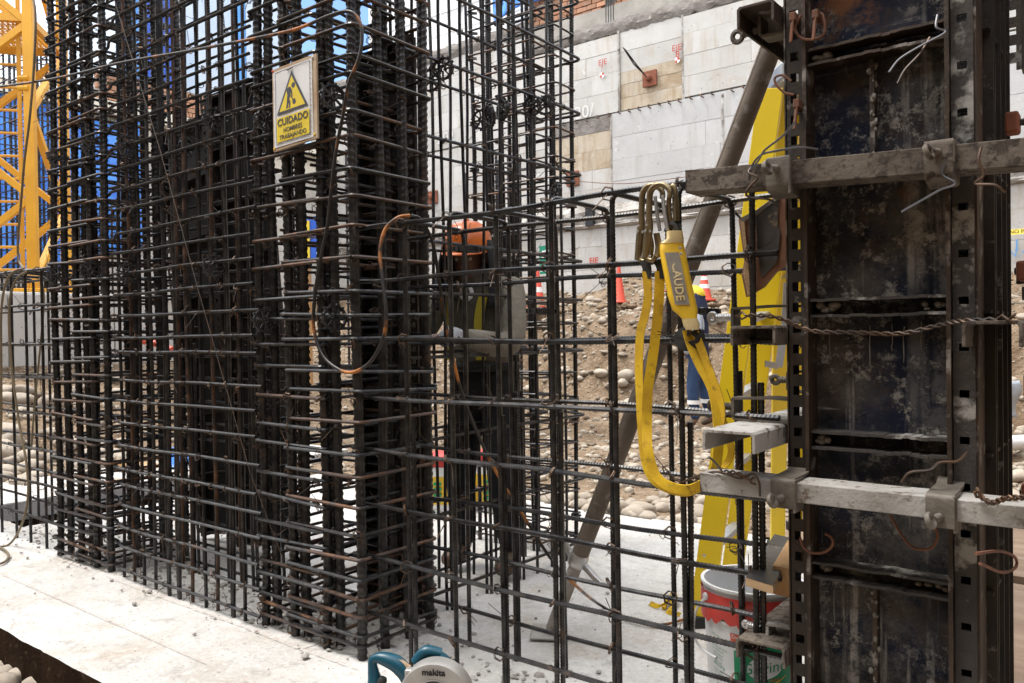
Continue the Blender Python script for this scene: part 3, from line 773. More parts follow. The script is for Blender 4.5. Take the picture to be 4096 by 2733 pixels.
# background starter cages behind the crane mast and at the far end of the wall
def far_cage(label, c, w, h, n, seed):
    random.seed(seed); root = thing('starter_cage', label, 'rebar cage', c, 'distant starter cages')
    for i in range(n):
        for j in (0, 1):
            x, y = c.x - w / 2 + w * i / (n - 1), c.y + (.4 if j else 0)
            bar('vertical_bar', (x, y, c.z), (x + random.gauss(0, .02), y, c.z + h * random.uniform(.95, 1.05)), .016, root, pitch=.06)
    for k in range(int(h / .22)):
        stirrup(c.x - w / 2 - .02, c.x + w / 2 + .02, c.y - .02, c.y + .42, c.z + .1 + .22 * k, root, .009, .5)
for px, d, w, n, h, lb_ in ((20, 13, .7, 4, 5.2, 'tall dark rebar starter cage at the far left behind the crane mast'), (85, 12.5, .55, 4, 5.0, 'rebar starter cage just left of the crane mast leg'), (190, 13.5, .6, 4, 2.6, 'short rebar starter cage between the two crane mast legs'), (345, 13.8, .6, 4, 2.5, 'short rebar starter cage seen through the left column cage')):
    p = at(px, 1150, d); far_cage(lb_, Vector((p.x, p.y, hgt(p.x, p.y) - .1)), w, h, n, int(px))
# more starter bars standing near the rear wall
for px, d, lb_ in ((1935, 9.5, 'distant rebar starter cage seen between the bars right of the orange helmet'), (1440, 12, 'distant rebar starter cage seen through the middle column')):
    p = at(px, 1400, d); far_cage(lb_, Vector((p.x, p.y, hgt(p.x, p.y) - .1)), .5, 3.4, 4, int(px))

# ------------------------------------------------------------------ plastic wheel spacers
def wheel_mesh():
    b = MB(); ro, ri = .046, .039
    for k in range(24):
        a0, a1 = 2 * math.pi * k / 24, 2 * math.pi * (k + 1) / 24
        b.bar((math.cos(a0) * .0425, 0, math.sin(a0) * .0425), (math.cos(a1) * .0425, 0, math.sin(a1) * .0425), .016, .0065, up=(math.cos(a0), 0, math.sin(a0)))
        if k % 2 == 0: b.box((math.cos(a0) * .0475, 0, math.sin(a0) * .0475), (.010, .013, .006), Matrix.Rotation(-a0, 3, 'Y'))
    for k in range(8):
        a = 2 * math.pi * (k + .3) / 8; b.bar((math.cos(a) * .010, 0, math.sin(a) * .010), (math.cos(a) * .042, 0, math.sin(a) * .042), .009, .0058)
    b.tube([(.011 * math.cos(a), -.008, .011 * math.sin(a)) for a in np.linspace(0, 5.2, 9)], .004, 6); b.tube([(.011 * math.cos(a), .008, .011 * math.sin(a)) for a in np.linspace(0, 5.2, 9)], .004, 6)
    return b.mesh('spacer_wheel', m_plastic_blk, 40)
wm_me = wheel_mesh(); random.seed(77)
def wheel(p, label, axis, s=1.0):
    q = Vector((0, 1, 0)).rotation_difference(Vector(axis).normalized()) @ Quaternion((0, 1, 0), random.uniform(0, 6)) 
    o = inst('spacer_wheel', wm_me, None, p, q, (s, s, s)); tag(o, label, 'spacer wheel', 'black plastic wheel spacers clipped on the rebar')
AX = (1, -.25, .08)
for px, py, y, lab, ax in (
    (232, 632, -.10, 'on the left column, upper row, outermost bar', AX), (368, 590, -.10, 'on the left column, upper row, second from its outer bar', AX),
    (508, 582, -.09, 'where the left column meets the wall mesh, upper row', AX), (745, 590, .19, 'on the rear layer of the wall mesh, upper row', (1, .4, 0)),
    (856, 478, -.09, 'on the wall mesh at upper right, left of the warning sign', AX), (1070, 480, -.08, 'directly left of the warning sign', (1, -.1, 0)),
    (1333, 389, -.09, 'directly right of the warning sign', AX), (230, 1105, -.10, 'on the left column, lower row, outermost bar', AX),
    (362, 1085, -.10, 'on the left column, lower row, second bar', AX), (512, 1095, -.09, 'on the wall mesh at left, lower row', AX),
    (857, 1064, -.09, 'on the wall mesh, lower row, near the middle column', (1, -.4, .1)), (1060, 1282, -.08, 'on the left bar of the middle column at eye level', AX),
    (1338, 1272, -.08, 'inside the hanging cable loop on the middle column', AX)):
    wheel(onY(px, py, y), 'black plastic wheel spacer ' + lab, ax)
for px, py, x, lab, ax in (
    (1722, 322, -.06, 'on the rear mesh, lower of the pair by the white building', (-.35, 1, 0)), (1772, 275, -.05, 'on the rear mesh, upper of the pair by the white building', (-.35, 1, 0)),
    (1925, 480, -.30, 'on the rear mesh, leftmost of the cluster at the rear column', (-.3, 1, .2)), (2010, 440, -.06, 'on the rear mesh, second of the cluster at the rear column', (.4, 1, 0)),
    (2130, 425, -.06, 'on the rear mesh, third of the cluster at the rear column', (-.2, 1, .1)), (2185, 420, -.06, 'on the rear mesh, rightmost of the cluster at the rear column', (-.35, 1, 0)),
    (2225, 770, -.06, 'on the rear column just above the beam cage', (.5, 1, 0)), (1622, 1268, .03, 'lying flat on the middle column, left of the worker', (.05, 0, 1)),
    (1960, 460, -.10, 'behind the cluster at the rear column', (.6, 1, .3))):
    wheel(onX(px, py, x), 'black plastic wheel spacer ' + lab, ax)
for px, py, lab in ((1868, 1000, 'lying flat in front of the worker under his orange helmet'), (2170, 1247, 'lying flat on the beam cage in front of the red cone'), (2815, 1247, 'lying flat on the beam cage right of the lanyard pack')):
    wheel(onY(px, py - 2, .01 if px < 2500 else .25), 'black plastic wheel spacer ' + lab, (.03, .02, 1), .95)

# ------------------------------------------------------------------ more materials
def form_mat():
    k = NT('form_panel_paint')
    c = k.mix(k.ramp(k.noise(2.6, 4), .42, .62), (.006, .006, .006), (.008, .011, .024))
    c = k.mix(k.math('MULTIPLY', k.ramp(k.noise(5, 9, .75), .50, .64), .8), c, (.045, .030, .020))      # old brown oxide
    big = k.ramp(k.noise(2.7, 3, .5, dist=.3), .44, .60)
    haze = k.math('MULTIPLY', big, k.ramp(k.noise(11, 10, .8), .40, .66))
    c = k.mix(k.math('MULTIPLY', haze, .8), c, (.12, .112, .10))                                     # thin cement film
    flake = k.math('MULTIPLY', k.ramp(k.noise(3.4, 4, .6), .40, .58), k.ramp(k.noise(21, 12, .85), .52, .58))
    c = k.mix(flake, c, (.30, .28, .25))                                                               # crisp cement splatter
    run = k.math('MULTIPLY', k.ramp(k.noise(16, 4, .6, stretch=(1, .3, .05)), .57, .63), k.ramp(k.noise(34, 8, .8), .38, .54))
    c = k.mix(k.math('MULTIPLY', run, k.ramp_lin(big, .25, .9)), c, (.27, .25, .225))                     # runs
    scr = k.math('MULTIPLY', k.ramp(k.noise(38, 3, .6, stretch=(.05, 1, 1)), .63, .68), k.ramp(k.noise(20, 8, .8), .46, .58))
    c = k.mix(k.math('MULTIPLY', scr, .7), c, (.22, .21, .20))                                          # scrapes
    c = k.mix(k.math('MULTIPLY', k.ramp(k.noise(3.3, 6, .7), .62, .70), .75), c, (.13, .055, .020))        # rust
    h = k.math('ADD', k.noise(45, 8, .75), k.math('MULTIPLY', flake, .8))
    return k.done(c, .85, .0, h, .6, .004, .18)
m_form = form_mat()
m_form_loose = M('black_form_paint', (.006, .006, .007), (.012, .011, .011), 4, rough=.7, c3=(.06, .055, .05), s3=7, t3=(.62, .74), bscale=40, bstr=.3)  # near-black with sparse paler patches, for the loose panels
m_formedge_d = M('dark_form_steel', (.014, .011, .009), (.035, .024, .016), 9, rough=.6, metal=.3, c3=(.16, .145, .13), s3=14, t3=(.60, .68), bscale=80, bstr=.4)
m_formedge = M('worn_form_steel', (.018, .013, .010), (.060, .036, .022), 9, rough=.6, metal=.3, c3=(.22, .20, .18), s3=14, t3=(.57, .66), bscale=80, bstr=.4)
m_formedge_w = M('mortar_crusted_steel', (.016, .014, .013), (.05, .042, .036), 7, rough=.8, c3=(.27, .26, .24), s3=9, t3=(.52, .60), bscale=70, bstr=.6)
m_ledger_b = M('brown_crusted_steel', (.075, .058, .044), (.15, .125, .10), 6, rough=.9, c3=(.035, .025, .018), s3=42, t3=(.50, .58), bscale=60, bstr=.6)
m_ledger_g = M('grey_crusted_steel', (.20, .185, .165), (.36, .35, .33), 5, rough=.9, c3=(.10, .072, .05), s3=30, t3=(.55, .64), bscale=70, bstr=.6)
m_clamp = M('old_clamp_steel', (.075, .062, .05), (.17, .15, .125), 14, rough=.65, metal=.35, bscale=80, bstr=.4)
m_zinc = M('zinc_bolt', (.45, .45, .44), (.60, .60, .60), 30, rough=.35, metal=.85, bstr=.1)
m_mortar_lump = M('mortar_lump', (.20, .185, .16), (.11, .10, .085), 20, rough=.95, bscale=60, bstr=.7, bdist=.006)
m_rustwire = M('rusty_wire', (.16, .06, .03), (.10, .045, .025), 20, rough=.85, bstr=.2)
m_prop = M('prop_steel', (.19, .155, .125), (.10, .078, .060), 5, rough=.75, metal=.2, c3=(.30, .28, .26), s3=16, t3=(.56, .68), bscale=70, bstr=.5)
m_prop_in = M('prop_thread_steel', (.26, .23, .20), (.40, .37, .34), 14, rough=.6, metal=.4, bscale=60, bstr=.4)
m_plate = M('crusted_zinc_plate', (.42, .41, .39), (.30, .27, .23), 12, rough=.6, metal=.3, bscale=60, bstr=.4)
m_yellow = M('ladder_yellow', (.80, .58, .010), (.74, .51, .010), 3, rough=.45, c3=(.32, .17, .03), s3=26, t3=(.68, .74), bscale=40, bstr=.1)
m_alu = M('aluminium', (.38, .40, .43), (.46, .48, .50), 10, rough=.4, metal=.7, bstr=.1)
m_web = M('yellow_webbing', (.66, .43, .012), (.46, .27, .012), 9, rough=.9, c3=(.20, .12, .02), s3=30, t3=(.56, .70), bscale=220, bstr=.6, bdist=.002)
m_web_blk = M('black_webbing', (.016, .015, .014), rough=.8, bstr=0)
m_brass = M('worn_hook_steel', (.30, .24, .14), (.17, .125, .07), 12, rough=.34, metal=.85, bscale=60, bstr=.15)
m_pack = M('yellow_pack_cover', (.78, .52, .03), (.70, .42, .02), 9, rough=.4, c3=(.50, .30, .04), s3=12, t3=(.6, .75), bscale=30, bstr=.2)
m_packclear = M('frosted_plastic_sleeve', (.66, .54, .30), (.56, .42, .18), 12, rough=.35, bstr=0)
m_labelgrey = M('grey_label', (.20, .18, .15), (.27, .25, .21), 15, rough=.5, bstr=0)
m_pailw = M('white_pail', (.74, .75, .76), (.66, .67, .67), 6, rough=.4, c3=(.45, .40, .33), s3=9, t3=(.70, .82), bstr=.05)
m_pailred = M('red_paint_spill', (.56, .05, .035), (.44, .035, .03), 12, rough=.4, c3=(.68, .40, .38), s3=7, t3=(.64, .74), bstr=.05)
m_green = M('green_print', (.01, .26, .11), rough=.45, bstr=0)
m_redprint = M('red_print', (.58, .08, .035), rough=.45, bstr=0)
m_goldprint = M('yellow_print', (.80, .50, .03), rough=.45, bstr=0)
m_teal = M('tool_teal', (.004, .075, .115), (.003, .055, .09), 12, rough=.35, bscale=120, bstr=.08)
m_rubber = M('black_rubber', (.012, .014, .014), rough=.7, bstr=0)
m_guard = M('cast_aluminium', (.36, .35, .34), (.46, .45, .43), 12, rough=.45, metal=.6, bscale=60, bstr=.1)
m_black = M('black_ink', (.01, .01, .012), rough=.6, bstr=0)
m_ply_edge = M('plywood_edge', (.42, .29, .16), (.30, .19, .10), 30, rough=.8, bstr=.2, stretch=(1, 1, 8))
m_plyface = M('film_faced_ply', (.016, .016, .017), (.075, .072, .07), 7, rough=.45, c3=(.26, .20, .14), s3=16, t3=(.62, .70), bscale=40, bstr=.4, stretch=(1, 1, .35))
m_timber = M('timber_block', (.45, .27, .12), (.36, .20, .085), 12, rough=.8, stretch=(1, 1, .15), c3=(.42, .40, .37), s3=6, t3=(.56, .70), bscale=60, bstr=.3)
m_boardbrown = M('brown_film_board', (.15, .065, .035), (.21, .10, .055), 8, rough=.6, c3=(.32, .27, .21), s3=24, t3=(.62, .72), bscale=50, bstr=.3)
m_plank = M('weathered_plank', (.13, .085, .055), (.20, .145, .10), 4, rough=.85, stretch=(.25, 3, 1), c3=(.28, .25, .21), s3=8, t3=(.62, .74), bscale=40, bstr=.4)
m_cable = M('black_cable', (.012, .011, .010), (.020, .016, .012), 8, rough=.38, bstr=0)
m_cable_o = M('orange_sheen_cable', (.014, .012, .011), (.42, .15, .03), 5, lo=.52, hi=.62, rough=.4, bstr=0)  # black cable, its orange sheen painted as colour patches
m_hose = M('tan_cable', (.20, .15, .085), (.13, .10, .055), 6, rough=.5, bstr=0)
m_signw = M('sign_paper_white', (.72, .72, .71), (.62, .62, .62), 5, rough=.25, bscale=8, bstr=.25, bdist=.01)
m_signy = M('sign_yellow', (.72, .56, .06), (.66, .50, .05), 5, rough=.25, bscale=8, bstr=.25, bdist=.01)
m_signbrd = M('sign_backing_board', (.34, .22, .12), (.48, .38, .27), 10, rough=.8, bstr=.2)
m_cone = M('cone_orange', (.62, .075, .035), (.55, .06, .03), 4, rough=.5, bstr=0)
m_coneband = M('cone_reflective_band', (.76, .76, .75), rough=.4, bstr=0)
m_signgreen = M('sign_green', (.008, .20, .12), rough=.5, bstr=0)
m_skin = M('skin', (.19, .095, .058), (.16, .078, .046), 20, rough=.55, bstr=.05)
m_shirt = M('khaki_shirt', (.17, .155, .125), (.12, .105, .08), 9, rough=.9, bscale=22, bstr=.6, bdist=.02)
m_vesty = M('vest_yellow', (.42, .33, .02), rough=.8, bstr=0)
m_cloth_blk = M('black_cloth', (.010, .010, .012), (.016, .015, .016), 8, rough=.9, bscale=16, bstr=.6, bdist=.02)
m_helmet_o = M('orange_helmet', (.62, .145, .02), (.54, .12, .02), 6, rough=.28, bstr=0)
m_helmet_y = M('yellow_helmet', (.72, .52, .02), rough=.3, bstr=0)
m_navy = M('navy_workwear', (.008, .012, .036), (.011, .017, .05), 8, rough=.9, bscale=14, bstr=.5, bdist=.02)
m_ltblue = M('pale_sleeve', (.45, .50, .56), (.38, .43, .50), 8, rough=.9, bscale=14, bstr=.5, bdist=.02)
m_jeans = M('blue_jeans', (.03, .065, .15), (.02, .045, .11), 8, rough=.9, bscale=20, bstr=.4, bdist=.02)
m_boot = M('brown_boot', (.06, .04, .025), (.10, .07, .045), 12, rough=.8, bstr=.2)
m_glove = M('grey_glove', (.40, .41, .43), (.32, .33, .35), 12, rough=.9, bstr=.2)

# ------------------------------------------------------------------ formwork panels
def perforated(b, x0, x1, y, z0, z1, pitch=.049, hole=.021, th=.006, phase=0.0):
    """flange with a row of real square holes, lying in the XZ plane"""
    w = x1 - x0; e = w * .27
    b.box((x0 + e / 2, y, (z0 + z1) / 2), (e, th, z1 - z0)); b.box((x1 - e / 2, y, (z0 + z1) / 2), (e, th, z1 - z0))
    z = z0 + phase
    while z < z1:
        lo, hi = max(z0, z - (pitch - hole)), min(z1, z)
        if hi - lo > .002: b.box(((x0 + x1) / 2, y, (lo + hi) / 2), (w - 2 * e, th, hi - lo))
        z += pitch
def lean_panel(label, w, h, M4, ribs, seed):
    root = bpy.data.objects.new('steel_shutter', None); COL.objects.link(root); root.matrix_world = M4; root.empty_display_size = .1
    tag(root, label, 'formwork panel', 'loose steel formwork panels')
    MB().box((w / 2, 0, h / 2), (w, .005, h)).build('face_plate', m_form_loose, root, local=True)
    for x in (.003, w - .003): MB().box((x, -.03, h / 2), (.006, .055, h)).build('side_rail', m_formedge_d, root, local=True)
    for k in range(ribs):
        z = .02 + (h - .04) * k / (ribs - 1)
        MB().box((w / 2, -.028, z), (w - .014, .05, .006)).build('cross_rib', m_formedge_d, root, local=True)
    for x0, x1 in ((-.046, 0), (w, w + .046)):
        b = MB(); perforated(b, x0, x1, -.055, 0, h); b.build('perforated_flange', m_formedge_d, root, local=True)
    random.seed(seed)
    for k in range(5):
        b = MB()
        for _ in range(7): blob(b, (random.uniform(.03, w - .03), -.012, random.uniform(.1, h - .1)), random.uniform(.004, .010), random.random() * 50, .5, 0)
        tag(b.build('mortar_lump', m_mortar_lump, root, local=True, smooth=50), kind='stuff')
    return root
def frame_from(o, ex, ez):
    ex, ez = Vector(ex).normalized(), Vector(ez); ez = (ez - ex * ez.dot(ex)).normalized(); ey = ez.cross(ex)
    return Matrix(((ex.x, ey.x, ez.x, o[0]), (ex.y, ey.y, ez.y, o[1]), (ex.z, ey.z, ez.z, o[2]), (0, 0, 0, 1)))
pA0, pA1 = G(860, 2150), G(1018, 2190); topA = at(560, 570, 4.45); topAr = at(752, 600, 4.45)
mA = (pA0 + pA1) / 2; tA = at(650, 580, 4.75)
lean_panel('dark steel formwork panel leaning behind the wall mesh, lower of the two', .42, (tA - mA).length, frame_from(mA - Vector((.20, .02, -.02)), (1, .12, .15), tA - mA), 8, 1)
mB = G(1090, 2215); tB = at(950, 375, 4.35)
lean_panel('dark steel formwork panel leaning behind the wall mesh, taller one nearer the sign', .42, (tB - mB).length, frame_from(mB - Vector((.20, .02, -.02)), (1, .1, .10), tB - mB), 9, 2)
lean_panel('dark steel formwork panel standing behind the right side of the middle column', .30, 2.36, frame_from((-.435, .43, .0), (1, -.02, 0), (.0, .0, 1)), 9, 3)
lean_panel('black formwork panel high at the top right corner', .80, 1.3, frame_from((1.93, .75, 1.86), (1, .05, 0), (0, 0, 1)), 5, 4)

# column formwork at the right
random.seed(90)
FX0, FX1, FY = 1.574, 1.868, .02; FH = 2.7
cf = thing('column_formwork', 'dark paint stained steel column formwork filling the right side', 'formwork', (1.72, .2, 0))
MB().box(((FX0 + FX1) / 2, FY + .003, FH / 2), (FX1 - FX0, .006, FH)).build('face_plate', m_form, cf)
for x in (FX0, FX1):
    b = MB(); n = 54; 
    for i in range(n):
        z0, z1 = FH * i / n, FH * (i + 1) / n
        b.box((x + .0012 * noise.noise((x, i * .6, 0)), FY - .034, (z0 + z1) / 2), (.0085, .066, z1 - z0))
    b.build('side_rail', m_formedge, cf)
ribz = [(1.794, 1.760), (1.518, 1.486), (1.215, 1.178), (.909, .872), (.604, .570), (.30, .265), (2.10, 2.066), (2.42, 2.385)]
for za, zb in ribz:
    for z in (za, zb):
        b = MB(); n = 16
        for i in range(n):
            xa = FX0 + .006 + (FX1 - FX0 - .012) * i / n; xb = FX0 + .006 + (FX1 - FX0 - .012) * (i + 1) / n; dz = .0025 * noise.noise((i * .5, z * 9, 1))
            b.box(((xa + xb) / 2, FY - .030 - .002 * noise.noise((i * .8, z, 4)), z + dz), (xb - xa, .056, .0065))
        b.build('cross_rib', m_formedge_w if z > .5 and z < 1.3 else m_formedge, cf)
    for sx in (0, 1):
        if random.random() < .75:
            b = MB(); x = FX0 + .03 if sx == 0 else FX1 - .035
            for _ in range(5): blob(b, (x + random.gauss(0, .012), FY - .035, (za + zb) / 2 + random.gauss(0, .004)), random.uniform(.007, .013), random.random() * 99, .8, 1)
            tag(b.build('mortar_lump', m_mortar_lump, cf, smooth=50), kind='stuff')
for x, z0, z1 in ((1.712, 1.535, 1.755), (1.708, .31, .565)):
    v = MB().box((x, FY - .014, (z0 + z1) / 2), (.010, .026, z1 - z0)).build('vertical_rib', m_formedge, cf)
    b = MB()
    for _ in range(26): blob(b, (x + random.gauss(0, .004), FY - .026 + random.gauss(0, .004), random.uniform(z0, z1)), random.uniform(.002, .006), random.random() * 99, 1.6, 0)
    tag(b.build('mortar_lump', m_mortar_lump, v, smooth=50), kind='stuff')
for _ in range(9):        # grout runs down the plates
    x = random.uniform(FX0 + .03, FX1 - .03); z1 = random.choice((.56, .86, 1.17, 1.75, .86, .56)) - random.uniform(0, .05); l = random.uniform(.05, .22); pts = []
    for i in range(7): pts.append((x + .003 * noise.noise((x * 50, i * .7, 0)), FY - .001, z1 - l * i / 6))
    MB().tube(pts, [random.uniform(.0006, .0020) for _ in pts], 5).build('grout_run', m_mortar_lump, cf, smooth=True)
b = MB(); perforated(b, 1.528, 1.570, -.032, 0, FH, phase=.013); b.build('perforated_angle', m_formedge_d, cf)
MB().box((1.5275, 0.0, FH / 2), (.006, .07, FH)).build('angle_leg', m_formedge, cf)
b = MB(); perforated(b, 1.874, 1.915, -.030, 0, FH, pitch=.098, hole=.016, phase=.02); b.build('perforated_angle', m_formedge_w, cf)
MB().box((1.917, .015, FH / 2), (.006, .09, FH)).build('angle_leg', m_formedge, cf)
sp = MB().box((1.903, .20, FH / 2), (.006, .34, FH)).build('side_plate', m_form, cf)
for y in (.075, .10, .19, .28, .36): MB().box((1.922, y, FH / 2), (.034, .006, FH)).build('side_flange', m_formedge_d, sp)
for z in (.27, .57, .87, 1.18, 1.49, 1.79, 2.1): MB().box((1.920, .20, z), (.028, .30, .006)).build('side_rib', m_formedge_d, sp)
MB().box((1.545, .20, FH / 2), (.006, .34, FH)).build('side_plate', m_form, cf)
MB().box((1.724, .375, FH / 2), (.35, .006, FH)).build('back_plate', m_form, cf)
# wedge pins and rust loops on the perforated angles
def wire(pts, r, mat, label, n=6, cat='wire', name='wire_loop', k=6): return tag(MB().tube(smooth_path(pts, k), r, n).build(name, mat, smooth=True), label, cat)
W = lambda px, py, y=-.055: onY(px, py, y)
wire([W(3205, 60), W(3180, 110), W(3195, 145), W(3230, 160), W(3280, 150), W(3300, 120), W(3290, 60), W(3265, 60)], .0032, m_rustwire, 'rusty wire loop near the top left of the dark formwork')
wire([W(3175, 380), W(3140, 372), W(3105, 340), W(3100, 312), W(3130, 302), W(3165, 325)], .0030, m_rustwire, 'rusty wire loop on the formwork flange beside the ladder top')
wire([W(3200, 2150), W(3215, 2190), W(3250, 2212), W(3300, 2208), W(3330, 2180), W(3325, 2150), W(3300, 2135)], .0030, m_rustwire, 'rusty wire loop at lower left of the dark formwork')
wire([W(3560, 2060), W(3600, 2130), W(3650, 2190), W(3720, 2195), W(3750, 2150), W(3740, 2110)], .0030, m_rustwire, 'rusty wire loop below the lower ledger clamp')
wire([onX(3905, 2215, 1.95), onX(4000, 2205, 1.96), onX(4060, 2230, 1.97), onX(4062, 2270, 1.97), onX(4010, 2290, 1.96), onX(3920, 2255, 1.95)], .0032, m_rustwire, 'rusty wire loop sticking out of the right side of the formwork')
for k, (px, py) in enumerate(((3180, 75), (3195, 420), (3270, 65))):
    p = W(px, py, -.05); b = MB(); b.box(p, (.014, .04, .02)); b.bar(p + Vector((0, -.015, 0)), p + Vector((-.004, -.02, -.06)), .010, .005)
    tag(b.build('wedge_pin', m_rustwire, bev=.002), ('rusty wedge pin at the top of the left formwork flange', 'rusty wedge pin in the left formwork flange beside the ladder top', 'rusty wedge pin holding the upper wire loop')[k], 'pin')

# ------------------------------------------------------------------ ledgers, clamps, channels
def ledger(label, x0, x1, y0, y1, z0, z1, mat, s1=0.0):
    b = MB(); t = .004; n = 26
    prof = [(y0, z0), (y1, z0), (y1, z1), (y0, z1)]; ip = [(y0 + t, z0 + t), (y1 - t, z0 + t), (y1 - t, z1 - t), (y0 + t, z1 - t)]
    for q, sg in ((prof, 1), (ip, -1)):
        vs = []
        for i in range(n + 1):
            x = x0 + (x1 - x0) * i / n
            for j, (y, z) in enumerate(q): vs.append((x, y + .0012 * noise.noise((x * 30, j, 0)), z + s1 * (x - x0) + .0012 * noise.noise((x * 30, j, 5))))
        fs = [(i * 4 + j, (i + 1) * 4 + j, (i + 1) * 4 + (j + 1) % 4, i * 4 + (j + 1) % 4) for i in range(n) for j in range(4)]
        b.add(vs, [f[::-1] for f in fs] if sg > 0 else fs)
    m_ = 4 * (n + 1)
    for e in (0, n * 4): 
        for j in range(4): b.f.append((e + j, e + (j + 1) % 4, m_ + e + (j + 1) % 4, m_ + e + j))
    return tag(b.build('ledger_beam', mat, bev=.0018), label, 'steel beam', 'steel ledger beams')
ledger('brown mortar crusted steel ledger across the top of the formwork', 1.318, 2.45, -.135, -.055, 1.484, 1.537, m_ledger_b, -.045)
ledger('pale mortar crusted steel ledger across the lower formwork', 1.352, 2.45, -.145, -.055, .762, .806, m_ledger_g, .0)
def ring(b, c, ax, R_, r_, n=14):
    ax = Vector(ax).normalized(); x = ax.orthogonal().normalized(); y = ax.cross(x); c = Vector(c)
    b.tube([c + (x * math.cos(2 * math.pi * i / n) + y * math.sin(2 * math.pi * i / n)) * R_ for i in range(n)], r_, 6, closed=True)
def eyebolt(root, p, d, L_, mat, R_=.013, r_=.006, ax=None):
    p, d = Vector(p), Vector(d).normalized()
    me = rib_mesh([p - wloc(root), p + d * L_ - wloc(root)], r_ * 1.05, pitch=.006, amp=.0016, n=10, mat=mat, tilt=.2); o = bpy.data.objects.new('bolt', me); COL.objects.link(o); o.parent = root
    b = MB(); ring(b, p + d * (L_ + R_), ax or d.orthogonal(), R_, r_ * .85); b.build('eye', mat, root, smooth=60)
def clamp(label, x, z0, z1, yf, up, mat, bolt, flip=1):
    """bent strap hooked over a ledger with an eye bolt through its front"""
    root = thing('ledger_clamp', label, 'clamp', (x, yf - .01, z0), 'clamps on the formwork ledgers'); w = .052; t = .006
    prof = [(yf - .008, z0 - .014), (yf - .008, z1 + .006), (yf + .10, z1 + .008), (yf + .125, z1 + .020)] if up else [(yf + .09, z1 + .010), (yf - .008, z1 + .008), (yf - .008, z0 - .008), (yf + .05, z0 - .022)]
    MB().strip(round_poly([(x, y, z) for y, z in prof], .008, 3), Vector((w, 0, 0)), t).build('strap', mat, root, smooth=40)
    MB().box((x + w * .5 * flip, yf + .02, (z0 + z1) / 2 - .008), (.006, .06, (z1 - z0) + .03)).build('cheek_plate', mat, root, bev=.002)
    zb = (z0 + z1) / 2 + bolt
    eyebolt(root, (x, yf - .008, zb), (-.35 * flip, -1, -.1), .022, mat, .0125, .0065, (1, -.2, .35))
clamp('brown clamp with eye bolt on the upper ledger at the left form edge', 1.545, 1.474, 1.527, -.135, False, m_clamp, .01)
clamp('brown clamp with eye bolt on the upper ledger at the right form edge', 1.868, 1.459, 1.513, -.135, False, m_ledger_b, .012, 1)
clamp('bent steel clamp with eye bolt on the lower ledger at the left form edge', 1.552, .762, .806, -.145, True, m_clamp, -.012)
clamp('bent steel clamp with screw on the lower ledger at the right form edge', 1.868, .762, .806, -.145, True, m_clamp, -.014)
def channel(label, x0, x1, zt, h, y0, y1, mat, rotx=0.0, t=.007):
    b = MB(); w = x1 - x0
    poly = [(0, -h), (0, -.006), (.006, 0), (w - .006, 0), (w, -.006), (w, -h), (w - t, -h), (w - t, -t - .004), (w - t - .004, -t), (t + .004, -t), (t, -t - .004), (t, -h)]
    b.prism(poly, (x0, y0, zt), (1, 0, 0), (0, 0, 1), (0, y1 - y0, 0)); return tag(b.build('channel_waler', mat, bev=.0012), label, 'steel channel', 'steel channels projecting from the formwork')
channel('pale crusted steel channel projecting from the formwork beside the ladder', 1.392, 1.516, .922, .048, -.22, .42, m_ledger_g)
channel('brown steel channel projecting left of the formwork at eye level', 1.420, 1.528, 1.158, .046, -.12, .42, m_ledger_b)
channel('brown steel channel projecting right of the formwork at eye level', 1.905, 2.008, 1.160, .052, -.13, .45, m_ledger_b)
channel('rusty brown steel channel low beside the white bucket', 1.40, 1.522, .395, .05, -.06, .40, m_ledger_b)
channel('dark steel channel at the very top left of the formwork', 1.432, 1.522, 1.915, .05, -.09, .42, m_formedge)
def bracket(label, x, y, z, pts_eye, mat, R_=.013, L_=.05):
    root = thing('form_clamp', label, 'clamp', (x, y, z), 'eye bolt clamps on the formwork side')
    MB().strip(round_poly([(x - .05, y, z + .022), (min(x + .05, 1.50), y, z + .026), (min(x + .13, 1.526), y, z + .024)], .01, 2), Vector((0, .05, 0)), .006).build('top_plate', mat, root)
    MB().strip(round_poly([(min(x + .12, 1.525), y, z - .032), (x - .044, y, z - .030), (x - .05, y, z - .02)], .008, 2), Vector((0, .05, 0)), .006).build('bottom_plate', mat, root)
    MB().box((x - .048, y, z), (.007, .05, .042)).build('end_plate', mat, root)
    eyebolt(root, (x - .05, y, z), pts_eye, L_, m_zinc if 'bright' in label else mat, R_, .008, (0, 1, .15))
p = onY(3130, 90, .0); bracket('clamp with eye bolt at the top of the prop', p.x, .0, p.z, (-1, 0, -.12), m_clamp)
p = onY(3015, 1268, .06); bracket('clamp with bright zinc bolt behind the eye level channel', p.x, .06, p.z, (-1, 0, 0), m_clamp, .011, .05)
p = onY(3020, 1630, -.0); bracket('clamp with eye bolt above the pale projecting channel', p.x, .0, p.z, (-1, 0, -.02), m_clamp, .013, .045)
p = onY(3160, 2540, .02); bracket('clamp with bright zinc bolt beside the white bucket', p.x, .02, p.z, (-1, 0, .03), m_ledger_g, .006, .055)
p = onY(3170, 1690, .12); bracket('small clamp deeper behind the pale projecting channel', p.x, .25, p.z + .1, (-1, 0, .0), m_clamp, .01, .03)

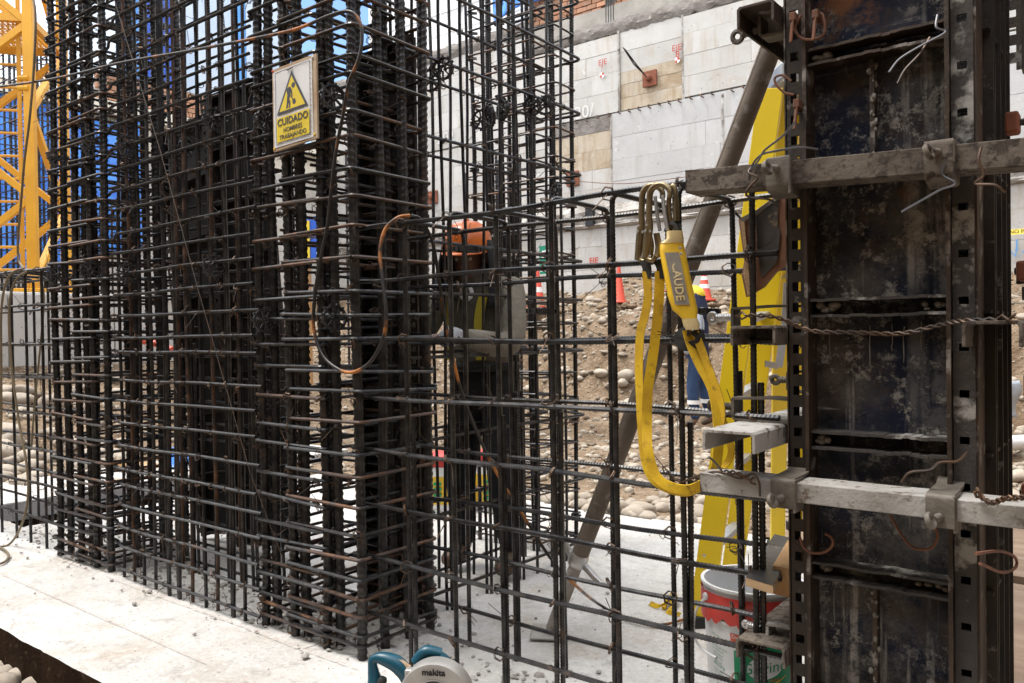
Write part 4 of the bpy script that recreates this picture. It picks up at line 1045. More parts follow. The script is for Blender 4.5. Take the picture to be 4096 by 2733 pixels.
# tie wires around the formwork
def twisted(label, pts, r=.0024, mat=None, turns=9, sep=.004, lead=None):
    P = smooth_path(pts, 8); b = MB(); n = len(P)
    for s in (0, math.pi):
        q = []
        for i, p in enumerate(P):
            a = 2 * math.pi * turns * i / n + s; q.append(p + Vector((0, math.cos(a), math.sin(a))) * sep * (1 if 2 < i < n - 3 else 2.2))
        b.tube(q, r, 6)
    return tag(b.build('twisted_wire', mat or m_wire, smooth=True), label, 'wire')
twisted('twisted tie wire stretched across the dark formwork at eye level', [W(2950, 1262, -.10), W(3100, 1268, -.09), W(3240, 1322, -.06), W(3420, 1330, -.05), W(3600, 1335, -.05), W(3760, 1300, -.06), W(3870, 1283, -.10), W(4060, 1278, -.13)], .0026, turns=14)
wire([W(2720, 1935, .0), W(2800, 1900, -.10), W(2880, 1888, -.15), W(2960, 1915, -.155), W(3010, 1895, -.155), W(3035, 1925, -.155), W(3040, 1985, -.15)], .0027, m_wire, 'black tie wire knotted around the lower ledger end', k=8)
twisted('twisted tie wire between the beam cage and the lower ledger', [W(2770, 1915, -.02), W(2850, 1895, -.10), W(2930, 1890, -.155), W(3020, 1925, -.155)], .0024, turns=5)
wire([W(2890, 1888, -.15), W(2860, 1850, -.17), W(2835, 1828, -.19)], .0024, m_wire_grey, 'loose grey wire end above the lanyard loop')
wire([W(2995, 725, -.14), W(3000, 690, -.145), W(3035, 640, -.15), W(3060, 600, -.15), W(3130, 545, -.16), W(3180, 490, -.17)], .0026, m_wire_grey, 'grey wire end pointing up from the upper ledger')
wire([W(2998, 720, -.14), W(3010, 660, -.145), W(3045, 620, -.15), W(3100, 605, -.15), W(3200, 590, -.14), W(3272, 598, -.12)], .0026, m_wire_grey, 'pair of grey wires bent to the right over the upper ledger')
wire([W(3010, 665, -.14), W(2995, 690, -.15), W(3030, 710, -.15), W(3005, 740, -.15), W(2985, 770, -.15), W(3000, 790, -.14), W(3080, 800, -.12), W(3110, 830, -.10)], .0026, m_wire, 'black tie wire wrapped around the upper ledger end')
wire([W(3780, 590 + 60, -.15), W(3770, 700, -.15), W(3820, 735, -.15), W(3760, 760, -.155), W(3690, 800, -.16), W(3605, 848, -.17)], .0024, m_wire_grey, 'bright loose wire hanging below the right upper clamp')
wire([W(3925, 590, -.145), W(3915, 640, -.15), W(3935, 700, -.15), W(3900, 735, -.15), W(3980, 740, -.15), W(4020, 770, -.14)], .0028, m_wire, 'black wire knot on the upper ledger right of its clamp')
twisted('twisted tie wire on the lower ledger at the right edge', [W(3900, 1965, -.15), W(3960, 2010, -.16), W(4020, 1995, -.16), W(4096, 1990, -.155), W(4180, 1995, -.15)], .0030, turns=6)
wire([W(3605, 1930, -.13), W(3640, 1890, -.13), W(3720, 1880, -.12), W(3760, 1850, -.10), W(3830, 1845, -.08), W(3870, 1810, -.04)], .0030, m_wire, 'thick black wire bent across the form above the lower ledger')
wire([W(3750, 60, -.06), W(3745, 110, -.07), W(3780, 130, -.07), W(3690, 180, -.09), W(3600, 235, -.10), W(3555, 290, -.12)], .0026, m_wire_grey, 'grey wire end twisted at the upper form rail')
wire([W(3720, 150, -.07), W(3680, 215, -.09), W(3620, 280, -.10), W(3590, 335, -.11)], .0026, m_wire, 'black wire end at the upper form rail')
for k, (x0, x1, y, z, r) in enumerate(((1.93, 2.5, .30, 1.628, .008), (1.94, 2.6, .42, 1.285, .009), (1.94, 2.6, .46, 1.262, .008), (1.94, 2.6, .5, .72, .008))):
    root = thing('tie_rod', ('threaded tie rod leaving the formwork just above the upper ledger', 'upper of two threaded tie rods at eye level right of the form', 'lower of two threaded tie rods at eye level right of the form', 'threaded tie rod low right of the formwork')[k], 'tie rod', (x0, y, z), 'threaded tie rods')
    bar('rod', (x0, y, z), (x1, y, z + .01), r, root, m_rebar_r, pitch=.012)
    if k != 2: MB().box((x0 + .02, y, z), (.03, .05, .05)).build('tie_nut', m_rustplate, root, bev=.006)
b = MB(); b.bar((1.94, .6, 1.235), (2.7, .62, 1.235), .05, .035); b.bar((1.94, .62, .985), (2.7, .66, .985), .05, .06)
tag(b.build('angle_iron', m_formedge), 'dark steel angles behind the right side of the formwork', 'steel angle')

# ------------------------------------------------------------------ adjustable prop
B_, T_ = G(2197, 2545), at(3106, 135, 2.36); dv = (T_ - B_).normalized()
pr = thing('shoring_prop', 'leaning rusty steel shoring prop with threaded foot', 'prop', B_)
q = Vector((0, 0, 1)).rotation_difference(dv).to_matrix()
b = MB(); b.box(B_ + Vector((0, 0, .016)), (.135, .135, .009), Matrix.Rotation(.55, 3, 'Z') @ Matrix.Rotation(.05, 3, 'X')); b.lathe([(.034, 0), (.030, .02), (.026, .03)], 14, B_ + Vector((0, 0, .005)))
b.build('base_plate', m_plate, pr, bev=.003)
me = rib_mesh([dv * .01, dv * .40], .0225, pitch=.009, amp=.0025, n=16, mat=m_prop_in, tilt=.12); o = bpy.data.objects.new('threaded_tube', me); COL.objects.link(o); o.parent = pr
b = MB(); b.lathe([(.029, 0), (.036, .006), (.036, .045), (.031, .055)], 16, B_ + dv * .325, q)
c = B_ + dv * .345; side = dv.cross(Vector((0, -1, 0))).normalized()
b.tube([c + side * .03, c + side * .065 + Vector((.01, 0, -.02)), c + side * .09 + Vector((.02, 0, -.03))], [.014, .012, .009], 8); b.tube([c - side * .03, c - side * .06 + Vector((0, 0, .03)), c - side * .075 + Vector((0, 0, .055))], [.013, .011, .008], 8)
b.build('collar_nut', m_zinc, pr, smooth=40)
Lp = (T_ - B_).length
MB().tube([B_ + dv * (.37 + (Lp - .37) * i / 10) for i in range(11)], .0315, 20).build('outer_tube', m_prop, pr, smooth=60)
MB().tube([B_ + dv * (.37 + (Lp - .37) * i / 10) + Vector((-.5, -.8, .2)).normalized() * .031 for i in range(11)], .0022, 5).build('weld_seam', m_prop, pr)
b = MB(); p = B_ + dv * (Lp * .62)
for i in range(9): blob(b, p + dv * random.uniform(-.14, .14) + Vector((-.4, -.85, 0)).normalized() * .0305 + side * random.uniform(-.014, .014), random.uniform(.006, .014), i * 3.3, .35, 0)
b.build('red_paint_patch', m_redpaint, pr)

# ------------------------------------------------------------------ step ladder
ld = thing('step_ladder', 'yellow fibreglass step ladder behind the beam cage', 'ladder', G(2850, 2440))
cr = Vector((_r0.x, _r0.y, 0)); cf_ = Vector((-math.sin(YAW), math.cos(YAW), 0))
def rail(p, q_, w, d, name='rail', xdir=None):
    p, q_ = Vector(p), Vector(q_); t = (q_ - p).normalized(); x = xdir or cr; x = (x - t * x.dot(t)).normalized(); y = t.cross(x); y = y if y.dot(cf_) > 0 else -y; tk = .006
    poly = [(-w / 2, 0), (w / 2, 0), (w / 2, d), (w / 2 - tk, d), (w / 2 - tk, tk), (-w / 2 + tk, tk), (-w / 2 + tk, d), (-w / 2, d)]
    return MB().prism(poly, p, x, y, q_ - p).build(name, m_yellow, ld, bev=.002)
r1b, r1t = G(2797, 2512), at(3082, 352, 2.95); r2b, r2t = G(2917, 2369), at(3172, 365, 3.28)
r3b, r3t = G(3112, 2200), at(3142, 375, 3.12); r4b, r4t = G(3185, 2120), at(3190, 375, 3.4)
xr = (cr * .90 - cf_ * .43).normalized()
rail(r1b, r1t, .088, .034, xdir=xr); rail(r2b, r2t, .088, .034, xdir=xr); rail(r3b, r3t, .07, .025, 'rear_rail'); rail(r4b, r4t, .07, .025, 'rear_rail')
for k in range(1, 7):
    f = k / 7; a, c = r1b.lerp(r1t, f), r2b.lerp(r2t, f)
    MB().bar(a + cf_ * .03, c, .045, .022).build('tread', m_alu, ld)
for k in (2, 4): MB().bar(r3b.lerp(r3t, k / 6), r4b.lerp(r4t, k / 6), .04, .02).build('rear_brace', m_alu, ld)
top = (r1t + r2t + r3t + r4t) / 4
MB().box(top + Vector((0, 0, .012)), (.20, .46, .075), Matrix.Rotation(YAW, 3, 'Z')).build('top_cap', m_alu, ld, bev=.012)
for f in (.38, .62):
    a, c = r1b.lerp(r1t, .52), r3b.lerp(r3t, .50)
MB().strip([at(3150, 1130, 3.15), at(3140, 1300, 3.15), at(3115, 1470, 3.12)], cr * .030, .004).build('spreader', m_alu, ld)
MB().strip([at(3110, 1465, 3.1), at(3060, 1455, 3.05)], Vector((0, 0, .024)), .004).build('spreader', m_alu, ld)
for f, u in ((.425, -.018), (.425, .018), (.14, -.018), (.14, .018)):
    for a, c in ((r1b, r1t), (r2b, r2t)):
        p = a.lerp(c, f) + cr * u; MB().lathe([(.0065, 0), (.006, .003), (.002, .005)], 10, p - cf_ * .001, Matrix.Rotation(YAW, 3, 'Z') @ Matrix.Rotation(R(90), 3, 'X')).build('rivet', m_zinc, ld, smooth=True)
for a in (r1b, r2b, r3b, r4b): MB().box(a + Vector((0, 0, .02)) + cf_ * .012, (.095, .05, .05), Matrix.Rotation(YAW, 3, 'Z')).build('foot', m_rubber, ld, bev=.004)

# ------------------------------------------------------------------ safety lanyard
YL = -.048
ln = thing('safety_lanyard', 'yellow safety lanyard with two scaffold hooks on the top bar', 'lanyard', onY(2640, 1300, YL))
def hook(px0, py0, s, dy, name='scaffold_hook'):
    y = YL + dy; Pp = lambda x, z: onY(px0 + x * s, py0 + z * s, y)
    out = [Pp(60, 40), Pp(58, 10), Pp(35, -12), Pp(5, -10), Pp(-18, 15), Pp(-22, 60), Pp(-24, 110), Pp(-20, 160), Pp(-30, 240), Pp(-32, 280), Pp(-10, 290), Pp(5, 270)]
    h = MB().tube(smooth_path(out, 5), [.0075] * 15 + [.0085] * 25 + [.007] * (len(smooth_path(out, 5)) - 40), 10).build(name, m_brass, ln, smooth=60)
    h.scale = (1, 1, 1)
    MB().strip(smooth_path([Pp(-28, 150), Pp(-34, 200), Pp(-40, 285)], 3), (Vector((.014, -.010, 0))), .012).build('hook_body', m_brass, h, bev=.002)
    MB().strip([Pp(30, 30), Pp(38, 100), Pp(50, 170)], Vector((.010, -.006, 0)), .005).build('gate', m_zinc, h, bev=.001)
    MB().strip(smooth_path([Pp(5, 180), Pp(14, 230), Pp(8, 280)], 3), Vector((.016, -.010, 0)), .010).build('hook_body', m_brass, h, bev=.002)
    for x, z in ((-30, 175), (-10, 175), (-12, 275)): MB().lathe([(.004, 0), (.003, .003)], 8, Pp(x, z) + Vector((0, -.012, 0)), Matrix.Rotation(R(90), 3, 'X')).build('rivet', m_zinc, h)
hook(2590, 755, 1.0, .012); hook(2620, 752, 1.0, -.012)
# small snap hook above the pack
b = MB(); b.tube(smooth_path([onY(2685, 900, YL), onY(2675, 830, YL), onY(2680, 770, YL), onY(2692, 742, YL), onY(2702, 770, YL), onY(2700, 830, YL), onY(2705, 880, YL)], 4), .0065, 8)
b.strip([onY(2702, 790, YL - .004), onY(2706, 885, YL - .004)], Vector((.012, -.008, 0)), .012); b.build('snap_hook', m_brass, ln, smooth=50)
MB().tube(smooth_path([onY(2670, 930, YL), onY(2680, 905, YL), onY(2700, 900, YL), onY(2712, 925, YL)], 4), .011, 8).build('hook_sleeve', m_web_blk, ln, smooth=True)
# shock pack: soft box following the hang
pc = [(2680, 925, .020, .013), (2682, 955, .022, .014), (2668, 975, .032, .018), (2672, 1010, .035, .020), (2690, 1100, .035, .020), (2705, 1180, .036, .020), (2722, 1240, .034, .019), (2732, 1258, .026, .016), (2740, 1275, .020, .013), (2748, 1300, .021, .012), (2752, 1320, .016, .010)]
b = MB(); nn = 16; rows = []
for px, py, w, t_ in pc:
    c = onY(px + 18, py, YL - .012)
    for k in range(nn):
        a = 2 * math.pi * k / nn; ca, sa = math.cos(a), math.sin(a); sx = math.copysign(abs(ca) ** .5, ca); sy = math.copysign(abs(sa) ** .5, sa)
        b.v.append(tuple(c + Vector((.80, .60, 0)) * (sx * w * .92) + Vector((.60, -.80, 0)) * (-sy * t_)))
for i in range(len(pc) - 1):
    for k in range(nn): b.f.append((i * nn + k, (i + 1) * nn + k, (i + 1) * nn + (k + 1) % nn, i * nn + (k + 1) % nn))
b.f += [tuple(range(nn)), tuple((len(pc) - 1) * nn + k for k in range(nn))[::-1]]
pk = b.build('shock_pack', m_pack, ln, smooth=50)
for i0, i1 in ((0, 2), (8, 10)):
    b2 = MB(); b2.v = [tuple(Vector(v) + (Vector(v) - Vector(onY(pc[i][0] + 18, pc[i][1], YL - .012))).normalized() * .0012) for i in range(i0, i1 + 1) for v in b.v[i * nn:(i + 1) * nn]]
    b2.f = [(i * nn + k, (i + 1) * nn + k, (i + 1) * nn + (k + 1) % nn, i * nn + (k + 1) % nn) for i in range(i1 - i0) for k in range(nn)]
    b2.build('clear_sleeve', m_packclear, pk, smooth=50)
ex = Vector((.80, .60, 0)); c0, c1 = onY(2690, 1018, YL - .012), onY(2732, 1225, YL - .012); ez = (c0 - c1).normalized(); nrm = ex.cross(ez).normalized(); nrm = nrm if nrm.y < 0 else -nrm
off = nrm * .0235
MB().prism([(-.024, 0), (.012, 0), (.012, 1), (-.024, 1)], c1 + off - nrm * .001, ex, c0 - c1, nrm * .0014).build('pack_label', m_labelgrey, pk)
mid_ = (c0 + c1) / 2 + off + nrm * .0016 - ex * .006 - ez * .008
Mx = Matrix(((-ez.x, ex.x, nrm.x, mid_.x), (-ez.y, ex.y, nrm.y, mid_.y), (-ez.z, ex.z, nrm.z, mid_.z), (0, 0, 0, 1)))
text('CAUDE', .030, Mx, m_packclear, pk, ext=.0004, bold=.0005)
for k in range(2): MB().lathe([(.004, 0), (.003, .002)], 10, onY(2702 + 4 * k + 18, 992 + 24 * k, YL - .032), Matrix.Rotation(R(90), 3, 'X')).build('rivet', m_zinc, pk)
def strap(pts, w, label=None, tw=None, mat=None, name='strap'):
    P = [onY(a[0], a[1], YL + (a[2] if len(a) > 2 else 0)) for a in pts]; Q = smooth_path(P, 6); n = len(Q); wv = []
    for i in range(n):
        t_ = i / (n - 1); a = (tw[0] + (tw[1] - tw[0]) * t_) if tw else .3
        tn = (Q[min(i + 1, n - 1)] - Q[max(i - 1, 0)]).normalized(); sd = tn.cross(Vector((-.55, .83, 0))).normalized(); dp = tn.cross(sd)
        wv.append((sd * math.cos(a) + dp * math.sin(a)) * w)
    MB().strip(Q, wv, .0032).build(name, mat or m_web, ln, smooth=40)
for px in (2583, 2640): strap([(px - 8, 1040), (px + 5, 1075), (px + 2, 1115)], .024, tw=(.2, .5), mat=m_web_blk, name='strap_sleeve')
strap([(2586, 1085), (2592, 1180), (2580, 1260), (2562, 1330), (2556, 1450), (2560, 1600), (2566, 1720), (2578, 1840), (2610, 1920), (2680, 1965), (2760, 1975), (2830, 1935), (2870, 1860), (2878, 1760)], .023, tw=(.3, 1.1))
strap([(2640, 1085), (2632, 1250), (2612, 1420), (2592, 1560), (2588, 1700), (2592, 1800, -.02), (2625, 1905, -.02), (2690, 1950, -.02), (2770, 1955, -.02), (2850, 1900, -.02), (2872, 1800, -.02), (2872, 1690, -.01), (2850, 1560), (2800, 1460), (2765, 1380), (2748, 1320)], .026, tw=(.05, .35))
strap([(2780, 1330), (2815, 1420), (2845, 1500), (2880, 1600), (2885, 1690), (2860, 1750)], .020, tw=(.4, .9))
strap([(2755, 1320), (2725, 1335), (2715, 1360), (2740, 1385), (2790, 1375), (2800, 1345), (2775, 1320)], .026, tw=(.6, .2), mat=m_web_blk, name='strap_sleeve')
strap([(2880, 1650, .06), (2905, 1720, .07), (2925, 1800, .07), (2910, 1850, .07), (2885, 1870, .05)], .018, tw=(.5, .9))
# loose end of yellow webbing on the slab by the ladder foot
wb_ = thing('webbing_knot', 'knotted end of yellow webbing lying on the slab by the ladder foot', 'webbing', G(2660, 2440))
MB().strip(smooth_path([G(2600, 2425) + Vector((0, 0, .012)), G(2635, 2440) + Vector((0, 0, .015)), G(2665, 2435) + Vector((0, 0, .03)), G(2690, 2400) + Vector((0, 0, .035)), G(2705, 2430) + Vector((0, 0, .02)), G(2670, 2455) + Vector((0, 0, .012)), G(2720, 2470) + Vector((0, 0, .01))], 5), Vector((.012, .006, .018)), .003).build('strap', m_web, wb_, smooth=40)
MB().tube(smooth_path([G(2655, 2445) + Vector((0, 0, .01)), G(2672, 2425) + Vector((0, 0, .03)), G(2692, 2440) + Vector((0, 0, .02)), G(2680, 2460) + Vector((0, 0, .01))], 5), .009, 7).build('knot', m_web, wb_, smooth=True)

# ------------------------------------------------------------------ white 20 litre pail
def text_mesh(body, size, res=3):
    c = bpy.data.curves.new('lettering', 'FONT'); c.body = body; c.size = size; c.align_x = 'CENTER'; c.align_y = 'CENTER'; c.resolution_u = res
    o = bpy.data.objects.new('lettering', c); COL.objects.link(o)
    bpy.context.view_layer.update(); me = bpy.data.meshes.new_from_object(o.evaluated_get(bpy.context.evaluated_depsgraph_get()))
    v = [tuple(x.co) for x in me.vertices]; f = [tuple(p.vertices) for p in me.polygons]
    bpy.data.objects.remove(o); bpy.data.curves.remove(c); bpy.data.meshes.remove(me); return v, f
BP = at(3012, 2815, 2.45); BP.z = .012
pail = thing('paint_pail', 'white twenty litre plastic pail with red paint rim and green label', 'bucket', BP)
R0, R1, HP = .130, .146, .375
rad = lambda z: R0 + (R1 - R0) * z / HP
MB().lathe([(0.001, 0), (R0, 0), (rad(.27), .27), (rad(.27) + .007, .272), (rad(.27) + .007, .280), (rad(.30), .283), (rad(.325), .325), (rad(.325) + .006, .327), (rad(.33) + .006, .335), (rad(.34), .337), (R1, .365), (R1 + .006, .367), (R1 + .006, .375), (R1 - .004, .375), (R0 - .005, .01), (.001, .01)], 48, BP).build('pail_body', m_pailw, pail, smooth=40)
b = MB(); n = 160; vs = []
for i in range(n):        # spilled red paint band with a ragged lower edge
    a = 2 * math.pi * i / n
    for z in (.354, .272 + .016 * noise.noise((math.cos(a) * 2.4, math.sin(a) * 2.4, 0)) + .016 * noise.noise((a * 7, 0, 1)) + .010 * noise.noise((a * 17, 0, 1))):
        r_ = max(rad(z), rad(.33) + .0068) + .0012; b.v.append((BP.x + r_ * math.cos(a), BP.y + r_ * math.sin(a), BP.z + z))
b.f = [(2 * i, 2 * i + 1, 2 * ((i + 1) % n) + 1, 2 * ((i + 1) % n)) for i in range(n)]; b.build('paint_band', m_pailred, pail, smooth=40)
toc = math.atan2(CAM.y - BP.y, CAM.x - BP.x)          # direction from pail to the photographer's side
def on_pail(pts, out):        # (u metres round, z) -> point on the pail wall
    return [(BP.x + (rad(z) + out) * math.cos(toc + u / .138), BP.y + (rad(z) + out) * math.sin(toc + u / .138), BP.z + z) for u, z in pts]
def patch(name, poly_top, poly_bot, mat, out, n=14):
    b = MB()
    for i in range(n + 1):
        t = i / n; a, c = poly_top(t), poly_bot(t); b.v += on_pail([a, c], out)
    b.f = [(2 * i, 2 * i + 1, 2 * i + 3, 2 * i + 2) for i in range(n)]; b.build(name, mat, pail, smooth=40)
ln2 = lambda a, c: (lambda t: (a[0] + (c[0] - a[0]) * t, a[1] + (c[1] - a[1]) * t))
_on = on_pail
on_pail = lambda pts, out: _on([(u - .018, z + .045) for u, z in pts], out)
patch('green_label', lambda t: (-.035 + .20 * t, .155 + .085 * t ** 1.6), ln2((-.035, .015), (.165, .015)), m_green, .0012)
patch('red_tab', ln2((-.045, .205), (.055, .196)), ln2((-.042, .170), (.055, .160)), m_redprint, .0022)
patch('white_oval', lambda t: (.045 - .052 * math.cos(math.pi * t) + .01, .108 + .030 * math.sin(math.pi * t) + .02 * t), lambda t: (.045 - .052 * math.cos(math.pi * t) + .01, .100 - .030 * math.sin(math.pi * t) + .02 * t), m_pailw, .0022, 20)
patch('gold_swoosh', lambda t: (.01 + .11 * t, .066 - .012 * math.sin(math.pi * t) + .022 * t), lambda t: (.01 + .11 * t, .060 - .014 * math.sin(math.pi * t) + .026 * t), m_goldprint, .0026)
patch('red_corner', lambda t: (-.034 + .03 * t, .052 - .045 * t ** 2), ln2((-.034, .016), (-.004, .006)), m_redprint, .0024)
def pail_text(body, size, u, z, mat, out=.003, slope=0.0, xs=1.0):
    v, f = text_mesh(body, size); b = MB(); b.v = on_pail([(u + x * xs, z + y + slope * x) for x, y, _ in v], out); b.f = f; b.build('lettering', mat, pail)
pail_text('Diseñado para', .0155, .005, .192, m_whitepaint, .0032, -.08); pail_text('restaurantes', .0155, .003, .177, m_whitepaint, .0032, -.08)
pail_text('Gorine', .046, .052, .112, m_green, .0032, .12, 1.0); pail_text('90% vegetal', .012, .068, .078, m_redprint, .0032, .1)
pail_text('alicorp', .017, -.088, .095, m_green, .0022, -.25); pail_text('20L', .022, -.085, .030, m_green, .0022, -.1)
for k, (s_, z_) in enumerate((('100% VEGETAL', .182), ('Mayonesa', .172), ('PRODUCTO DE MASA', .150), ('Contenido neto', .140), ('100% vegetal', .128), ('Origen Perú', .118), ('Hecho por', .105), ('Planta Lima', .078), ('Lote y fecha', .070))):
    pail_text(s_, .0075, -.092, z_, m_green, .0022, -.2)
on_pail = _on
h0 = on_pail([(-.145, .335)], .008)[0]; h1 = on_pail([(.26, .335)], .008)[0]
e0, e1 = Vector(h0), Vector(h1); cc = (e0 + e1) / 2; out_ = Vector((math.cos(toc - 1.0), math.sin(toc - 1.0), 0))
MB().tube(smooth_path([e0, e0 + Vector((-.030, -.01, -.05)), e0 + Vector((-.034, -.014, -.12)), e0 + Vector((-.004, -.02, -.155)), e0 + Vector((.05, -.045, -.16))], 6), .0042, 8).build('handle', m_pailw, pail, smooth=True)
MB().lathe([(.012, 0), (.011, .006), (.003, .008)], 12, e0, Matrix.Rotation(toc - 1.05, 3, 'Z') @ Matrix.Rotation(R(90), 3, 'Y')).build('handle_lug', m_pailw, pail, smooth=True)

# ------------------------------------------------------------------ timber pieces
zt = .552
c = [G(2983, 2312, zt), G(3092, 2345, zt), G(3188, 2160, zt), G(3098, 2138, zt)]
of = thing('plywood_offcut', 'film faced plywood offcut lying on the beam cage above the pail', 'plywood', (c[0] + c[2]) / 2)
b = MB(); b.add(c + [p - Vector((0, 0, .019)) for p in c], [(0, 1, 2, 3)[::1], (7, 6, 5, 4), (0, 4, 5, 1), (1, 5, 6, 2), (2, 6, 7, 3), (3, 7, 4, 0)]); b.f[0] = (0, 1, 2, 3); b.build('board', m_ply_edge, of)
MB().add([p + Vector((0, 0, .0012)) for p in c], [(0, 1, 2, 3)]).build('film_face', m_plyface, of)
tb = [G(3090, 2262, .562), G(3162, 2275, .562), G(3215, 2175, .562), G(3150, 2158, .562)]
b = MB(); b.add(tb + [p - Vector((0, 0, .072)) for p in tb], [(0, 1, 2, 3), (7, 6, 5, 4), (0, 4, 5, 1), (1, 5, 6, 2), (2, 6, 7, 3), (3, 7, 4, 0)])
tag(b.build('timber_block', m_timber, bev=.003), 'rough cut timber block wedged beside the plywood offcut', 'timber')
# broken framed board hanging under the upper ledger
hb = thing('broken_board', 'broken brown board with black film hanging under the upper ledger', 'board', at(3060, 1000, 2.0))
def board_poly(pts, off, d0, d1, th, mat, name):
    P = [at(px, py, d0 + (d1 - d0) * (px - 2960) / 210 + off) for px, py in pts]; n = len(P); back = cf_ * th
    MB().add(P + [p + back for p in P], [tuple(range(n))[::-1], tuple(range(n, 2 * n))] + [(i, (i + 1) % n, n + (i + 1) % n, n + i) for i in range(n)]).build(name, mat, hb)
board_poly([(2962, 872), (3030, 838), (3118, 775), (3172, 760), (3176, 1040), (3110, 1090), (3060, 1150), (2993, 1188), (2975, 1100), (2985, 1040)], 0.0, 2.02, 1.93, .018, m_boardbrown, 'backing_board')
board_poly([(3024, 868), (3080, 815), (3115, 800), (3110, 900), (3122, 930), (3108, 1050), (3060, 1100), (3048, 1110), (3030, 1000)], -.004, 2.02, 1.93, .003, m_plyface, 'torn_film')
board_poly([(2962, 872), (3030, 838), (3118, 775), (3120, 790), (3032, 856), (2966, 890)], -.006, 2.02, 1.93, .004, m_mortar_lump, 'frayed_edge')
board_poly([(2964, 880), (2976, 872), (2992, 1040), (3002, 1175), (2992, 1186), (2976, 1100), (2984, 1040)], -.006, 2.02, 1.93, .004, m_ply_edge, 'frayed_edge')
# planks at lower right
random.seed(13)
for k, (y0, y1, z, dx) in enumerate(((.62, 1.22, .075, .0), (1.24, 1.95, .055, .02), (1.97, 2.62, .075, -.02), (2.66, 3.15, .05, .03))):
    n = 8; b = MB(); vs = []
    for i in range(n + 1):
        x = 1.62 + dx + 1.6 * i / n
        for y, zz in ((y0, 0), (y1, 0), (y1, .03), (y0, .03)): vs.append((x, y + .01 * noise.noise((x * 2, y, k)), z + zz + .012 * noise.noise((x, y * 2, k)) - .05 * (y - y0) * .3))
    b.add(vs, [(3, 2, 1, 0), (4 * n, 4 * n + 1, 4 * n + 2, 4 * n + 3)] + [(4 * i + j, 4 * i + 4 + j, 4 * i + 4 + (j + 1) % 4, 4 * i + (j + 1) % 4)[::-1] for i in range(n) for j in range(4)])
    tag(b.build('plank', m_plank), ('nearest brown plank on the ground right of the formwork', 'second brown plank right of the formwork', 'third brown plank right of the formwork', 'farthest brown plank right of the formwork')[k], 'plank', 'planks right of the formwork')

# ------------------------------------------------------------------ circular saw, bottom edge
SC = at(1738, 2800, 2.28); sx_, sn = cr, Vector((.50, -.86, .06)).normalized()
sx_ = Vector((.86, .50, 0)); sz_ = sx_.cross(sn) * -1; sz_ = Vector((0, 0, 1))
sw = thing('circular_saw', 'teal circular saw with grey cast blade guard on the slab', 'power saw', Vector((SC.x, SC.y, .012)))
def saw_pt(u, w, d=0): return SC + sx_ * u + Vector((0, 0, 1)) * w - sn * d
b = MB(); n = 40; ro, ri = .106, .056
for i in range(n + 1):
    a = math.pi * (1.12 - 1.24 * i / n); ca, sa = math.cos(a), math.sin(a)
    for r_, d_ in ((ri, .0), (ri, -.004), (ro - .014, -.006), (ro - .004, -.002), (ro, .008), (ro, .055), (ro - .004, .055), (ro - .006, .008)): b.v.append(tuple(saw_pt(ca * r_, sa * r_, d_)))
b.f = [(8 * i + k, 8 * i + 8 + k, 8 * i + 8 + (k + 1) % 8, 8 * i + (k + 1) % 8) for i in range(n) for k in range(8)]; b.build('blade_guard', m_guard, sw, smooth=35)
MB().lathe([(.0565, -.002), (.0565, .006), (.050, .010), (.018, .010), (.018, .003), (.002, .002)], 36, SC, Matrix(((sx_.x, 0, sn.x), (sx_.y, 0, sn.y), (0, 1, sn.z)))).build('hub_cover', m_rubber, sw, smooth=40)
MB().lathe([(.0605, -.001), (.0605, .007), (.056, .007), (.056, -.001)], 36, SC, Matrix(((sx_.x, 0, sn.x), (sx_.y, 0, sn.y), (0, 1, sn.z)))).build('guard_lip', m_guard, sw, smooth=40)
tp = saw_pt(.0, .080, -.0075); text('makita', .026, Matrix(((sx_.x, 0, sn.x, tp.x), (sx_.y, 0, sn.y, tp.y), (0, 1, 0, tp.z), (0, 0, 0, 1))), m_black, sw, ext=.0012, bold=.0005)
MB().lathe([(.100, 0), (.100, .002)], 48, SC - sn * .03, Matrix(((sx_.x, 0, sn.x), (sx_.y, 0, sn.y), (0, 1, sn.z)))).build('saw_blade', m_guard, sw)
# handle: thick D loop plus motor housing
hp = [(-.085, .02), (-.10, .055), (-.125, .080), (-.160, .093), (-.185, .095), (-.198, .085), (-.196, .055), (-.192, .02), (-.205, -.03), (-.195, -.06)]
H = smooth_path([saw_pt(u, w, .05) for u, w in hp], 5); rr = [.014 + .010 * math.sin(math.pi * min(1, i / (len(H) * .55))) for i in range(len(H))]
MB().tube(H, [.019 + .006 * math.sin(i / len(H) * 9) for i in range(len(H))], 12).build('rear_handle', m_teal, sw, smooth=60)
MB().tube(smooth_path([saw_pt(-.09, .0, .05), saw_pt(-.12, -.035, .05), (saw_pt(-.165, -.055, .05)), saw_pt(-.195, -.05, .05)], 5), .02, 10).build('rear_handle', m_teal, sw, smooth=60)
MB().tube(smooth_path([saw_pt(-.160, .045, .034), saw_pt(-.168, .02, .032), saw_pt(-.165, -.02, .034)], 4), [.010, .013, .014, .014, .014, .013, .013, .012, .010], 10).build('grip_pad', m_rubber, sw, smooth=60)
MB().tube(smooth_path([saw_pt(-.155, .097, .045), saw_pt(-.12, .092, .045), saw_pt(-.085, .07, .045)], 4), .010, 8).build('handle_trim', m_signbrd, sw, smooth=60)
MB().lathe([(.03, 0), (.044, .01), (.044, .09), (.036, .11), (.02, .115)], 24, saw_pt(-.02, .045, .055), Matrix(((sx_.x, 0, -sn.x), (sx_.y, 0, -sn.y), (0, 1, -sn.z)))).build('motor_housing', m_teal, sw, smooth=50)
